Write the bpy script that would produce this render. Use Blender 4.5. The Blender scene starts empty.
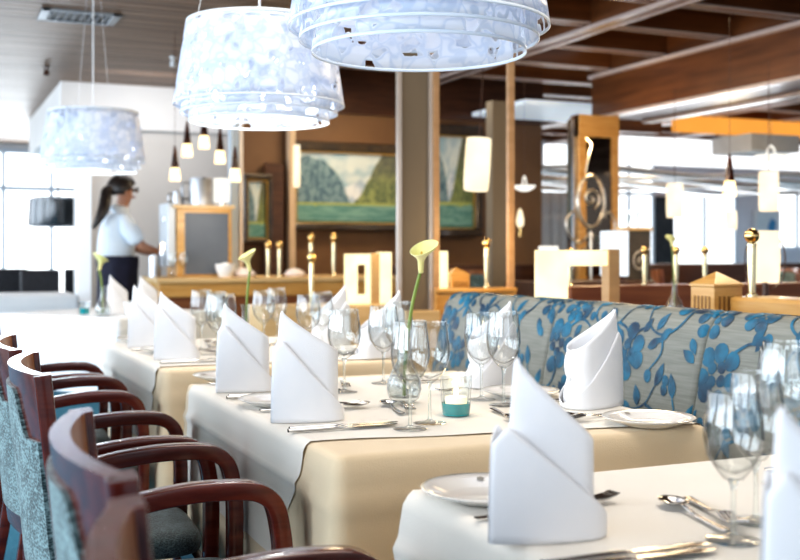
import bpy, bmesh, math, random
from mathutils import Vector, Matrix, noise
PI = math.pi
random.seed(7)
sc = bpy.context.scene
COL = sc.collection
V = Vector

# ------------------------------------------------------------------ materials
def nodes_of(name):
    m = bpy.data.materials.new(name); m.use_nodes = True
    nt = m.node_tree
    for n in list(nt.nodes): nt.nodes.remove(n)
    out = nt.nodes.new('ShaderNodeOutputMaterial')
    return m, nt, out

def N(nt, t, **kw):
    n = nt.nodes.new(t)
    for k, v in kw.items():
        if k in n.inputs: n.inputs[k].default_value = v
        else: setattr(n, k, v)
    return n

def c4(c): return (c[0], c[1], c[2], 1)

def mat(name, c1, c2=None, rough=.5, metal=0, scale=(8, 8, 8), detail=3, bump=0, bscale=None, coat=0, spec=.5,
        emis=None, estr=0, sheen=0, lo=.35, hi=.65, trans=0):
    m, nt, out = nodes_of(name)
    b = N(nt, 'ShaderNodeBsdfPrincipled', Roughness=rough, Metallic=metal)
    b.inputs['Coat Weight'].default_value = coat
    b.inputs['Coat Roughness'].default_value = .08
    b.inputs['Specular IOR Level'].default_value = spec
    b.inputs['Sheen Weight'].default_value = sheen
    if trans: b.inputs['Transmission Weight'].default_value = trans
    tc = N(nt, 'ShaderNodeTexCoord'); mp = N(nt, 'ShaderNodeMapping')
    mp.inputs['Scale'].default_value = scale if isinstance(scale, tuple) else (scale,)*3
    nz = N(nt, 'ShaderNodeTexNoise', Scale=1.0, Detail=detail)
    rp = N(nt, 'ShaderNodeValToRGB')
    if c2 is None: c2 = tuple(x*.9 for x in c1)
    rp.color_ramp.elements[0].position = lo; rp.color_ramp.elements[0].color = c4(c1)
    rp.color_ramp.elements[1].position = hi; rp.color_ramp.elements[1].color = c4(c2)
    L = nt.links.new
    L(tc.outputs['Object'], mp.inputs['Vector']); L(mp.outputs['Vector'], nz.inputs['Vector'])
    L(nz.outputs['Fac'], rp.inputs['Fac']); L(rp.outputs['Color'], b.inputs['Base Color'])
    if emis:
        b.inputs['Emission Color'].default_value = c4(emis); b.inputs['Emission Strength'].default_value = estr
    if bump:
        bp = N(nt, 'ShaderNodeBump', Strength=bump, Distance=.002)
        if bscale:
            n2 = N(nt, 'ShaderNodeTexNoise', Scale=bscale, Detail=2.0)
            L(tc.outputs['Object'], n2.inputs['Vector']); L(n2.outputs['Fac'], bp.inputs['Height'])
        else: L(nz.outputs['Fac'], bp.inputs['Height'])
        L(bp.outputs['Normal'], b.inputs['Normal'])
    L(b.outputs['BSDF'], out.inputs['Surface'])
    return m

def weave(name, c1, c2, s=220., rough=.85, bump=.5):
    m, nt, out = nodes_of(name); L = nt.links.new
    b = N(nt, 'ShaderNodeBsdfPrincipled', Roughness=rough)
    b.inputs['Sheen Weight'].default_value = .3
    tc = N(nt, 'ShaderNodeTexCoord')
    mp = N(nt, 'ShaderNodeMapping'); mp.inputs['Scale'].default_value = (s, s, s*1.8)
    vo = N(nt, 'ShaderNodeTexVoronoi', Scale=1.0)
    nz = N(nt, 'ShaderNodeTexNoise', Scale=30.0, Detail=4.0)
    rp = N(nt, 'ShaderNodeValToRGB')
    rp.color_ramp.elements[0].position = .2; rp.color_ramp.elements[0].color = c4(c1)
    rp.color_ramp.elements[1].position = .75; rp.color_ramp.elements[1].color = c4(c2)
    mx = N(nt, 'ShaderNodeMath', operation='MULTIPLY_ADD'); mx.inputs[1].default_value = .9
    L(tc.outputs['Object'], mp.inputs['Vector']); L(mp.outputs['Vector'], vo.inputs['Vector'])
    L(tc.outputs['Object'], nz.inputs['Vector'])
    sb = N(nt, 'ShaderNodeMath', operation='SUBTRACT'); sb.inputs[1].default_value = .5
    L(nz.outputs['Fac'], sb.inputs[0]); L(vo.outputs['Distance'], mx.inputs[0]); L(sb.outputs[0], mx.inputs[2])
    L(mx.outputs[0], rp.inputs['Fac']); L(rp.outputs['Color'], b.inputs['Base Color'])
    bp = N(nt, 'ShaderNodeBump', Strength=bump, Distance=.002); L(vo.outputs['Distance'], bp.inputs['Height'])
    L(bp.outputs['Normal'], b.inputs['Normal']); L(b.outputs['BSDF'], out.inputs['Surface'])
    return m

def emit(name, c, strength, c2=None, scale=4):
    m, nt, out = nodes_of(name); L = nt.links.new
    e = N(nt, 'ShaderNodeEmission', Strength=strength)
    tc = N(nt, 'ShaderNodeTexCoord'); nz = N(nt, 'ShaderNodeTexNoise', Scale=float(scale))
    rp = N(nt, 'ShaderNodeValToRGB'); c2 = c2 or tuple(x*.94 for x in c)
    rp.color_ramp.elements[0].position = .3; rp.color_ramp.elements[1].position = .7
    rp.color_ramp.elements[0].color = c4(c); rp.color_ramp.elements[1].color = c4(c2)
    L(tc.outputs['Object'], nz.inputs['Vector']); L(nz.outputs['Fac'], rp.inputs['Fac']); L(rp.outputs['Color'], e.inputs['Color'])
    L(e.outputs[0], out.inputs['Surface'])
    return m

def thin_glass(name, tint=(.975, .985, .985), rough=.02, boost=1.6, edge=.22):
    m, nt, out = nodes_of(name); L = nt.links.new
    lw = N(nt, 'ShaderNodeLayerWeight', Blend=.5)
    fr = N(nt, 'ShaderNodeMath', operation='POWER'); fr.inputs[1].default_value = 5.0; L(lw.outputs['Facing'], fr.inputs[0])
    nz = N(nt, 'ShaderNodeTexNoise', Scale=30.0)
    bp = N(nt, 'ShaderNodeBump', Strength=.03, Distance=.001); L(nz.outputs['Fac'], bp.inputs['Height'])
    mu = N(nt, 'ShaderNodeMath', operation='MULTIPLY_ADD'); mu.inputs[1].default_value = .5*boost; mu.inputs[2].default_value = .05*boost; mu.use_clamp = True
    L(fr.outputs[0], mu.inputs[0])
    tr = N(nt, 'ShaderNodeBsdfTransparent'); tr.inputs['Color'].default_value = c4(tint)
    ed = N(nt, 'ShaderNodeMath', operation='POWER'); ed.inputs[1].default_value = 4.0; L(lw.outputs['Facing'], ed.inputs[0])
    tm = N(nt, 'ShaderNodeMix', data_type='RGBA'); tm.inputs[6].default_value = c4(tint); tm.inputs[7].default_value = (tint[0]*edge, tint[1]*edge, tint[2]*edge*1.04, 1)
    L(ed.outputs[0], tm.inputs[0]); L(tm.outputs[2], tr.inputs['Color'])
    gl = N(nt, 'ShaderNodeBsdfGlossy', Roughness=rough); L(bp.outputs['Normal'], gl.inputs['Normal'])
    mx = N(nt, 'ShaderNodeMixShader')
    L(mu.outputs[0], mx.inputs[0]); L(tr.outputs[0], mx.inputs[1]); L(gl.outputs[0], mx.inputs[2])
    L(mx.outputs[0], out.inputs['Surface'])
    return m

def solid_glass(name, col=(.97, .99, .99), rough=0.0):
    m, nt, out = nodes_of(name); L = nt.links.new
    g = N(nt, 'ShaderNodeBsdfGlass', IOR=1.45, Roughness=rough); g.inputs['Color'].default_value = c4(col)
    t = N(nt, 'ShaderNodeBsdfTransparent'); t.inputs['Color'].default_value = c4(col)
    nz = N(nt, 'ShaderNodeTexNoise', Scale=20.0); bp = N(nt, 'ShaderNodeBump', Strength=.02)
    L(nz.outputs['Fac'], bp.inputs['Height']); L(bp.outputs['Normal'], g.inputs['Normal'])
    mx = N(nt, 'ShaderNodeMixShader'); mx.inputs[0].default_value = .6
    L(g.outputs[0], mx.inputs[1]); L(t.outputs[0], mx.inputs[2]); L(mx.outputs[0], out.inputs['Surface'])
    return m

def lace(name, base, holes=.5, tl=.5, glow=.12, s=13., seed=0.):
    """translucent white plastic sheet with leaf-like openings"""
    m, nt, out = nodes_of(name); L = nt.links.new
    tc = N(nt, 'ShaderNodeTexCoord')
    mp = N(nt, 'ShaderNodeMapping'); mp.inputs['Location'].default_value = (seed, seed*1.7, seed*.6)
    mp.inputs['Scale'].default_value = (s, s, s*1.05)
    L(tc.outputs['Object'], mp.inputs['Vector'])
    nz = N(nt, 'ShaderNodeTexNoise', Scale=.9, Detail=1.0)
    L(mp.outputs[0], nz.inputs['Vector'])
    ad = N(nt, 'ShaderNodeVectorMath', operation='MULTIPLY_ADD')
    ad.inputs[1].default_value = (1.7, 1.7, 1.4)
    L(nz.outputs['Color'], ad.inputs[0]); L(mp.outputs[0], ad.inputs[2])
    vo = N(nt, 'ShaderNodeTexVoronoi', Scale=1.0, feature='DISTANCE_TO_EDGE'); L(ad.outputs[0], vo.inputs['Vector'])
    vc = N(nt, 'ShaderNodeTexVoronoi', Scale=1.0); L(ad.outputs[0], vc.inputs['Vector'])
    # a cell is an opening when its random colour is high
    sep = N(nt, 'ShaderNodeSeparateColor'); L(vc.outputs['Color'], sep.inputs[0])
    g1 = N(nt, 'ShaderNodeMath', operation='GREATER_THAN'); g1.inputs[1].default_value = 1-holes; L(sep.outputs[0], g1.inputs[0])
    g2 = N(nt, 'ShaderNodeMath', operation='GREATER_THAN'); g2.inputs[1].default_value = .09; L(vo.outputs['Distance'], g2.inputs[0])
    sx = N(nt, 'ShaderNodeSeparateXYZ'); L(tc.outputs['Object'], sx.inputs[0])
    hole = N(nt, 'ShaderNodeMath', operation='MULTIPLY'); L(g1.outputs[0], hole.inputs[0]); L(g2.outputs[0], hole.inputs[1])
    b = N(nt, 'ShaderNodeBsdfPrincipled', Roughness=.25); b.inputs['Base Color'].default_value = c4(base)
    rp = N(nt, 'ShaderNodeValToRGB')
    rp.color_ramp.elements[0].color = (.60, .69, .84, 1); rp.color_ramp.elements[1].color = (.9, .93, 1, 1)
    rp.color_ramp.elements[0].position = .03; rp.color_ramp.elements[1].position = .10
    L(vo.outputs['Distance'], rp.inputs['Fac'])
    tone = N(nt, 'ShaderNodeMix', data_type='RGBA'); tone.inputs[7].default_value = (.62, .71, .86, 1)
    tm = N(nt, 'ShaderNodeMath', operation='MULTIPLY'); tm.inputs[1].default_value = .45; L(sep.outputs[1], tm.inputs[0])
    L(tm.outputs[0], tone.inputs[0]); L(rp.outputs[0], tone.inputs[6]); L(tone.outputs[2], b.inputs['Base Color'])
    L(tone.outputs[2], b.inputs['Emission Color'])
    b.inputs['Emission Color'].default_value = (.9, .95, 1, 1); b.inputs['Emission Strength'].default_value = glow
    t = N(nt, 'ShaderNodeBsdfTranslucent'); t.inputs['Color'].default_value = (.92, .95, 1, 1)
    m1 = N(nt, 'ShaderNodeMixShader'); m1.inputs[0].default_value = tl
    L(b.outputs[0], m1.inputs[1]); L(t.outputs[0], m1.inputs[2])
    tr = N(nt, 'ShaderNodeBsdfTransparent')
    m2 = N(nt, 'ShaderNodeMixShader'); L(hole.outputs[0], m2.inputs[0]); L(m1.outputs[0], m2.inputs[1]); L(tr.outputs[0], m2.inputs[2])
    L(m2.outputs[0], out.inputs['Surface'])
    return m

def vcol(name, rough=.4):
    m, nt, out = nodes_of(name); L = nt.links.new
    b = N(nt, 'ShaderNodeBsdfPrincipled', Roughness=rough)
    a = N(nt, 'ShaderNodeVertexColor'); a.layer_name = 'paint'
    nz = N(nt, 'ShaderNodeTexNoise', Scale=60.0); bp = N(nt, 'ShaderNodeBump', Strength=.2, Distance=.002)
    L(nz.outputs['Fac'], bp.inputs['Height']); L(bp.outputs['Normal'], b.inputs['Normal'])
    L(a.outputs['Color'], b.inputs['Base Color']); L(b.outputs[0], out.inputs['Surface'])
    return m

MAHO = mat('mahogany', (.062, .008, .005), (.135, .021, .010), rough=.24, coat=.6, scale=(6, 40, 40), detail=4)
MAHO_IN = mat('mahogany_light', (.34, .15, .06), (.24, .085, .03), rough=.28, coat=.4, scale=(40, 40, 5), detail=4)
REDWOOD = mat('red_brown_wood', (.16, .05, .02), (.24, .085, .03), rough=.35, scale=(3, 3, 30))
TEAL = weave('teal_grey_weave', (.016, .042, .046), (.20, .31, .32), s=130)
SEATF = weave('dark_teal_seat', (.012, .022, .028), (.10, .15, .16), s=230)
CREAM = mat('cream_tablecloth', (.79, .635, .43), (.82, .665, .46), rough=.8, scale=(5, 5, 5), bump=.35, bscale=420., sheen=.2)
WHITEC = mat('white_overlay_cloth', (.86, .81, .73), (.88, .835, .76), rough=.8, scale=(5, 5, 5), bump=.35, bscale=450., sheen=.2)
FARW = mat('white_tablecloth', (.9, .92, .94), (.86, .89, .92), rough=.8, scale=(5, 5, 5))
NAPK = mat('white_napkin_linen', (.86, .87, .9), (.9, .9, .92), rough=.75, scale=(12, 12, 12), bump=.3, bscale=600., sheen=.25)
PORC = mat('white_porcelain', (.86, .85, .83), (.88, .87, .86), rough=.12, coat=.5, scale=6)
RIMG = mat('grey_rim_line', (.25, .24, .22), (.35, .33, .3), rough=.3, scale=30)
STEEL = mat('polished_steel', (.58, .57, .56), (.52, .51, .50), rough=.12, metal=1, scale=20)
JUGM = mat('brushed_steel', (.42, .43, .45), (.32, .33, .35), rough=.32, metal=1, scale=(60, 60, 2))
BRASS = mat('polished_brass', (.85, .62, .28), (.75, .5, .2), rough=.15, metal=1, scale=10)
CHROME = mat('chrome', (.8, .82, .85), (.7, .73, .76), rough=.15, metal=1, scale=10)
GL = thin_glass('clear_glass'); GLS = solid_glass('solid_clear_glass')
GLF = thin_glass('glass_foot', boost=2.2, edge=.8)
FROST = thin_glass('frosted_votive_glass', tint=(.93, .95, .95), rough=.35, boost=2.0, edge=.95)
TURQ = mat('turquoise_glass_base', (.015, .32, .34), (.03, .42, .44), rough=.1, coat=.6, scale=40)
WAX = mat('white_wax', (.95, .85, .65), (.9, .8, .6), rough=.5, scale=20, emis=(1, .75, .4), estr=1.2)
FLAME = emit('candle_flame', (1, .78, .4), 14)
STEMG = mat('green_stem', (.16, .24, .035), (.26, .34, .07), rough=.45, scale=(30, 30, 5))
LILY = mat('cream_yellow_petal', (.80, .76, .36), (.72, .70, .26), rough=.4, scale=14, sheen=.2)
SPADX = mat('yellow_spadix', (.65, .42, .03), (.6, .36, .02), rough=.6, scale=90)
BENCHG = mat('silver_grey_satin', (.18, .19, .172), (.235, .245, .225), rough=.5, scale=(40, 8, 200), bump=.2, bscale=300., spec=.3)
BENCHB = mat('blue_floral_satin', (.001, .026, .065), (.002, .145, .26), rough=.48, scale=(14, 14, 14), bump=.25, bscale=260., spec=.45)
OAK = mat('honey_oak', (.52, .27, .07), (.62, .36, .12), rough=.35, scale=(4, 4, 40), coat=.2)
LOAK = mat('pale_oak', (.62, .42, .2), (.7, .5, .27), rough=.4, scale=(4, 4, 30))
TANW = mat('tan_post_wood', (.36, .24, .12), (.42, .29, .15), rough=.45, scale=(4, 4, 30))
DKW = mat('dark_brown_wood', (.05, .02, .011), (.085, .034, .017), rough=.3, scale=(3, 30, 30))
BEAMW = mat('beam_wood', (.10, .036, .012), (.165, .062, .021), rough=.36, scale=(2, 2, 20), coat=.05)
COFW = mat('coffer_panel_wood', (.06, .02, .01), (.10, .034, .015), rough=.3, scale=(2, 20, 2))
TRIMM = mat('pale_beam_trim', (.55, .46, .44), (.5, .42, .40), rough=.22, scale=12)  # mouldings; the light they reflect is put into this pale tone
SLAT = mat('ceiling_slat_wood', (.12, .072, .047), (.25, .16, .11), rough=.42, scale=(.8, 9, 5), spec=.35)
GAPM = mat('slat_gap', (.04, .025, .02), (.05, .03, .022), rough=.8)
WALLW = mat('white_wall', (.80, .80, .80), (.77, .77, .78), rough=.7, scale=2)
WALLB = mat('beige_wall', (.62, .60, .58), (.66, .64, .62), rough=.7, scale=2)
WALLBR = mat('brown_wall', (.13, .062, .027), (.19, .10, .045), rough=.55, scale=(1.5, 1.5, 1.5))
WALLG = mat('grey_beige_panel', (.15, .12, .085), (.19, .15, .105), rough=.45, scale=(3, 3, 1))
FARGR = mat('far_grey_wall', (.74, .75, .82), (.78, .79, .85), rough=.7, scale=1.5)
CARPET = mat('blue_carpet', (.018, .13, .22), (.03, .20, .30), rough=.95, scale=(90, 90, 90), bump=.6)
WINGL = emit('bright_window_daylight', (.93, .97, 1.0), 2.6)
FARWIN = emit('bright_far_window', (.95, .98, 1.0), 1.7)
WFRAME = mat('white_blue_frame', (.62, .7, .78), (.68, .75, .82), rough=.4, scale=5)
LAMPC = emit('warm_cream_lamp', (1, .88, .64), 1.2, (1, .78, .47))
LAMPW = emit('white_lamp', (1, .95, .85), 1.0)
BOXL = emit('lantern_panel', (1, .89, .56), 1.35, (1, .78, .40), 6)
BULB = emit('bulb', (1, .96, .9), 5); BULBD = emit('dim_bulb', (.9, .95, 1), .9)
BLACK = mat('black_leather', (.012, .012, .016), (.02, .02, .025), rough=.45, scale=20)
DKGREY = mat('dark_grey_panel', (.10, .12, .15), (.12, .14, .17), rough=.5, scale=4)
PLAST = mat('white_grey_plastic', (.62, .66, .7), (.68, .72, .76), rough=.3, scale=6)
CORD = mat('white_cord', (.8, .82, .85), (.75, .78, .8), rough=.5, scale=10)
SKIN = mat('skin', (.42, .2, .12), (.47, .235, .145), rough=.5, scale=12)
HAIR = mat('black_hair', (.012, .009, .008), (.03, .02, .017), rough=.35, scale=(80, 80, 6))
SHIRT = mat('pale_blue_white_shirt', (.72, .80, .88), (.78, .85, .92), rough=.8, scale=6)
NAVY = mat('navy_cloth', (.008, .009, .026), (.014, .014, .036), rough=.8, scale=20)
IRON = mat('wrought_iron', (.8, .75, .68), (.6, .55, .48), rough=.3, metal=1, scale=20)
AMBER_D = mat('dark_amber_glass', (.035, .008, .003), (.09, .02, .006), rough=.12, scale=10, coat=.5)
AMBER_L = emit('glowing_amber_glass', (1, .66, .25), 2.2, (1, .85, .55), 30)
ORANGE = emit('orange_cove_light', (1, .42, .08), .8)
CURT = mat('grey_curtain', (.42, .38, .36), (.55, .50, .47), rough=.9, scale=(26, 26, .4))
FRAMEB = mat('black_gilt_frame', (.02, .014, .01), (.05, .03, .015), rough=.3, scale=16, coat=.4)
PAINTM = vcol('oil_paint')
MIRR = mat('dark_mirror', (.16, .12, .09), (.14, .10, .075), rough=.06, metal=1, scale=2)
VENTM = mat('vent_metal', (.35, .38, .42), (.4, .43, .46), rough=.4, metal=.6, scale=8)
GREYSH = thin_glass('smoky_lamp_shade', tint=(.32, .36, .40), rough=.2, boost=2)

# ------------------------------------------------------------------ builders
class MB:
    def __init__(s): s.v = []; s.f = []; s.m = []
    def add(s, vs, fs, mi=0, M=None):
        o = len(s.v)
        s.v += [tuple(M @ V(p)) if M else tuple(p) for p in vs]
        for f in fs: s.f.append([i+o for i in f]); s.m.append(mi)
        return s
    def box(s, x0, x1, y0, y1, z0, z1, mi=0, M=None):
        vs = [(x, y, z) for z in (z0, z1) for y in (y0, y1) for x in (x0, x1)]
        fs = [(0, 2, 3, 1), (4, 5, 7, 6), (0, 1, 5, 4), (2, 6, 7, 3), (0, 4, 6, 2), (1, 3, 7, 5)]
        return s.add(vs, fs, mi, M)
    def grid(s, fn, nu, nv, mi=0, cu=False, cv=False, M=None):
        vs = []; fs = []
        NU = nu if cu else nu+1; NV = nv if cv else nv+1
        for i in range(NU):
            for j in range(NV): vs.append(tuple(fn(i/nu, j/nv)))
        for i in range(nu):
            for j in range(nv):
                a = i*NV+j; b = ((i+1) % NU)*NV+j
                c = ((i+1) % NU)*NV+(j+1) % NV; d = i*NV+(j+1) % NV
                fs.append((a, b, c, d))
        return s.add(vs, fs, mi, M)
    def lathe(s, prof, n=24, c=(0, 0, 0), mi=0, M=None):
        vs = []; fs = []; rings = []
        for r, z in prof:
            if r < 1e-5:
                vs.append((c[0], c[1], c[2]+z)); rings.append([len(vs)-1])
            else:
                rings.append(list(range(len(vs), len(vs)+n)))
                for k in range(n):
                    a = 2*PI*k/n; vs.append((c[0]+r*math.cos(a), c[1]+r*math.sin(a), c[2]+z))
        for A, B in zip(rings, rings[1:]):
            for k in range(n):
                k2 = (k+1) % n
                if len(A) == 1 and len(B) == 1: continue
                if len(A) == 1: fs.append((A[0], B[k2], B[k]))
                elif len(B) == 1: fs.append((A[k], A[k2], B[0]))
                else: fs.append((A[k], A[k2], B[k2], B[k]))
        return s.add(vs, fs, mi, M)
    def tube(s, pts, r, n=8, mi=0, cap=True, M=None):
        pts = [V(p) for p in pts]; m = len(pts)
        rr = r if isinstance(r, (list, tuple)) else [r]*m
        t0 = (pts[1]-pts[0]).normalized()
        up = V((0, 0, 1)) if abs(t0.z) < .9 else V((1, 0, 0))
        nrm = (up - t0*up.dot(t0)).normalized()
        vs = []; fs = []
        for i in range(m):
            t = (pts[min(i+1, m-1)]-pts[max(i-1, 0)]).normalized()
            nrm = (nrm - t*nrm.dot(t)).normalized(); b = t.cross(nrm)
            for k in range(n):
                a = 2*PI*k/n
                vs.append(tuple(pts[i]+(nrm*math.cos(a)+b*math.sin(a))*rr[i]))
        for i in range(m-1):
            for k in range(n):
                fs.append((i*n+k, i*n+(k+1) % n, (i+1)*n+(k+1) % n, (i+1)*n+k))
        if cap:
            fs.append(tuple(range(n-1, -1, -1))); fs.append(tuple((m-1)*n+k for k in range(n)))
        return s.add(vs, fs, mi, M)
    def sweep(s, pts, prof, ref, mi=0, scl=None, M=None):
        """prof: list of (a,b): a along ref, b along ref x tangent"""
        pts = [V(p) for p in pts]; m = len(pts); n = len(prof); ref = V(ref)
        vs = []; fs = []
        for i in range(m):
            t = (pts[min(i+1, m-1)]-pts[max(i-1, 0)]).normalized()
            r_ = (ref - t*ref.dot(t)).normalized(); b = r_.cross(t)
            k = scl[i] if scl else 1
            for a_, b_ in prof: vs.append(tuple(pts[i]+r_*a_*k+b*b_*k))
        for i in range(m-1):
            for k in range(n):
                fs.append((i*n+k, (i+1)*n+k, (i+1)*n+(k+1) % n, i*n+(k+1) % n))
        fs.append(tuple(range(n))); fs.append(tuple((m-1)*n+k for k in range(n-1, -1, -1)))
        return s.add(vs, fs, mi, M)
    def ball(s, c, r, n=16, mi=0, sz=1):
        k = max(6, n//2)
        return s.lathe([(r*math.sin(PI*i/k) if 0 < i < k else 0, -r*sz*math.cos(PI*i/k)) for i in range(k+1)], n, c, mi)
    def build(s, name, mats, parent=None, loc=(0, 0, 0), rotz=0, smooth=True, sharp=38, bevel=0, seg=2, solid=0, sub=0):
        me = bpy.data.meshes.new(name)
        me.from_pydata(s.v, [], s.f)
        for m in (mats if isinstance(mats, (list, tuple)) else [mats]): me.materials.append(m)
        me.polygons.foreach_set('material_index', s.m)
        bm = bmesh.new(); bm.from_mesh(me)
        bmesh.ops.recalc_face_normals(bm, faces=bm.faces)
        th = math.radians(sharp)
        for f in bm.faces: f.smooth = smooth
        if smooth:
            for e in bm.edges:
                if len(e.link_faces) == 2 and e.calc_face_angle(0) > th: e.smooth = False
        bm.to_mesh(me); bm.free()
        o = bpy.data.objects.new(name, me); COL.objects.link(o)
        o.location = loc; o.rotation_euler = (0, 0, rotz)
        if parent: o.parent = parent
        if bevel:
            b = o.modifiers.new('bevel', 'BEVEL'); b.width = bevel; b.segments = seg; b.limit_method = 'ANGLE'
            b.angle_limit = math.radians(40); b.harden_normals = False
        if solid:
            q = o.modifiers.new('solid', 'SOLIDIFY'); q.thickness = solid; q.offset = 0
        if sub:
            q = o.modifiers.new('sub', 'SUBSURF'); q.levels = sub; q.render_levels = sub
        return o

def tag(o, label, cat, group=None):
    o['label'] = label; o['category'] = cat
    if group: o['group'] = group
    return o
def thing(name, label, cat, loc=(0, 0, 0), rotz=0, group=None):
    o = bpy.data.objects.new(name, None); COL.objects.link(o); o.empty_display_size = .1
    o.location = loc; o.rotation_euler = (0, 0, rotz)
    return tag(o, label, cat, group)
def struct(o): o['kind'] = 'structure'; return o
KIDS = {}
def dup(root, loc, rotz=0, label=None, group=None):
    r = root.copy(); COL.objects.link(r); r.location = loc; r.rotation_euler = (0, 0, rotz)
    if label: r['label'] = label
    if group: r['group'] = group
    for ch in list(root.children):
        c = ch.copy(); COL.objects.link(c); c.parent = r
        for g in list(ch.children):
            d = g.copy(); COL.objects.link(d); d.parent = c
    return r
def rrect(w, h, r=.006):
    """rounded rectangle profile, half sizes w,h"""
    out = []
    for cx, cy, a0 in ((w-r, h-r, 0), (-w+r, h-r, 90), (-w+r, -h+r, 180), (w-r, -h+r, 270)):
        for k in range(4):
            a = math.radians(a0+k*30); out.append((cx+r*math.cos(a), cy+r*math.sin(a)))
    return out
def lerp(a, b, t): return a+(b-a)*t
def smooth01(t): t = max(0, min(1, t)); return t*t*(3-2*t)
def spline(pts, n=8):
    pts = [V(p) for p in pts]; out = []
    P = [pts[0]*2-pts[1]]+pts+[pts[-1]*2-pts[-2]]
    for i in range(1, len(P)-2):
        p0, p1, p2, p3 = P[i-1:i+3]
        for k in range(n):
            t = k/n
            out.append(.5*((2*p1)+(p2-p0)*t+(2*p0-5*p1+4*p2-p3)*t*t+(3*p1-p0-3*p2+p3)*t**3))
    out.append(pts[-1]); return out

# ------------------------------------------------------------------ camera
YAW = math.atan(480/1080)
cd = bpy.data.cameras.new('camera'); cam = bpy.data.objects.new('camera', cd); COL.objects.link(cam)
cam.location = (0, 0, 1.09); cam.rotation_euler = (PI/2, 0, -YAW)
cd.sensor_width = 36; cd.lens = 1080/800*36; cd.shift_y = -28/800
cd.clip_start = .02; cd.clip_end = 100
cd.dof.use_dof = True; cd.dof.focus_distance = 2.05; cd.dof.aperture_fstop = 4.6
sc.camera = cam

# ------------------------------------------------------------------ room shell
struct(MB().box(-2.6, 16, -3, 16.2, -.05, 0).build('floor', CARPET, smooth=False))
# slatted ceiling on the left
b = MB()
b.box(-2.6, 2.6, -3, 16.1, 2.63, 2.68, 1)
y = -3
while y < 16:
    b.box(-2.6, 2.6, y, y+.098, 2.60, 2.632, 0); y += .115
struct(b.build('ceiling', [SLAT, GAPM], smooth=False))
# coffered ceiling on the right
b = MB()
b.box(2.6, 14, -3, 13, 2.80, 2.85, 1)
XB = [2.66, 3.05, 4.19, 6.9, 8.04, 9.18, 10.3]
for xb in XB: b.box(xb-.06, xb+.06, -3, 13, 2.60, 2.80, 0)
yc = 6.18-.74*12
while yc < 13:
    b.box(2.6, 14, yc-.045, yc+.045, 2.635, 2.80, 0); yc += .74
struct(b.build('ceiling_coffered', [BEAMW, COFW], smooth=False))
b = MB()
for xb in XB[1:]:
    for sgn in (-1, 1): b.box(xb+sgn*.06-.014, xb+sgn*.06+.014, -3, 13, 2.592, 2.618)
yc = 6.18-.74*12
while yc < 13:
    for sgn in (-1, 1): b.box(2.75, 14, yc+sgn*.045-.008, yc+sgn*.045+.008, 2.628, 2.642)
    yc += .74
struct(b.build('trim_1', TRIMM, smooth=False))
# deep main beam
b = MB(); b.box(5.33, 5.95, -1, 7.9, 2.26, 2.80, 0)
struct(b.build('beam_main', BEAMW, smooth=False, bevel=.01))
b = MB()
b.box(5.29, 5.36, -1, 7.9, 2.585, 2.62); b.box(5.31, 5.42, -1, 7.9, 2.235, 2.262); b.box(5.86, 5.97, -1, 7.9, 2.235, 2.262)
struct(b.build('trim_2', TRIMM, smooth=False, bevel=.006))
# glowing square in one coffer, imitating a skylight's reflection
struct(MB().box(4.62, 5.08, 6.98, 7.55, 2.775, 2.795).build('ceiling_glow_square', emit('coffer_skylight_glow', (.55, .7, .8), .8), smooth=False))
# white back wall with its bulkhead, and a post on its left
b = MB(); b.box(1.27, 2.75, 10, 10.12, 0, 2.62, 0); b.box(1.14, 1.26, 10.0, 13, 2.2, 2.62, 0)
struct(b.build('wall_back', WALLB, smooth=False))
struct(MB().box(1.135, 2.75, 9.93, 10.0, 2.2, 2.6).build('trim_3', WALLW, smooth=False))
struct(MB().box(1.27, 1.395, 9.9, 10.0, 0, 2.2).build('column_white', mat('white_post', (.86, .9, .95), (.82, .87, .92), rough=.5, scale=3, emis=(.8, .9, 1), estr=.25), smooth=False, bevel=.01))  # weak bluish glow put into the post's material
# far window wall on the left
b = MB(); b.box(-2.6, 4, 16, 16.15, 0, .5); b.box(-2.6, 4, 16, 16.15, 2.5, 2.7)
struct(b.build('wall_far', WALLW, smooth=False))
b = MB()
b.box(-2.5, 2.9, 16.02, 16.06, .5, 2.5, 0)  # panes run on out of view to brighten the chairs' reflections
struct(b.build('window_1', WINGL, smooth=False))
b = MB()
for x in (-2.5, -1.5, -.6, .3, 1.06, 1.70, 2.3, 2.9): b.box(x-.025, x+.025, 15.95, 16.03, .5, 2.5)
for z in (.5, 1.98, 2.5): b.box(-2.5, 2.9, 15.94, 16.03, z-.03, z+.03)
struct(b.build('window_1_frame', WFRAME, smooth=False))
# left wall with window openings (outside the frame, lets the daylight in)
b = MB(); b.box(-2.7, -2.6, -3, 16.2, 0, .55); b.box(-2.7, -2.6, -3, 16.2, 2.4, 2.7)
for y in (-3, -.2, 2.6, 5.4, 8.2, 11, 13.8): b.box(-2.72, -2.58, y, y+.35, .55, 2.4)
struct(b.build('wall_left', WALLW, smooth=False))
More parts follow.
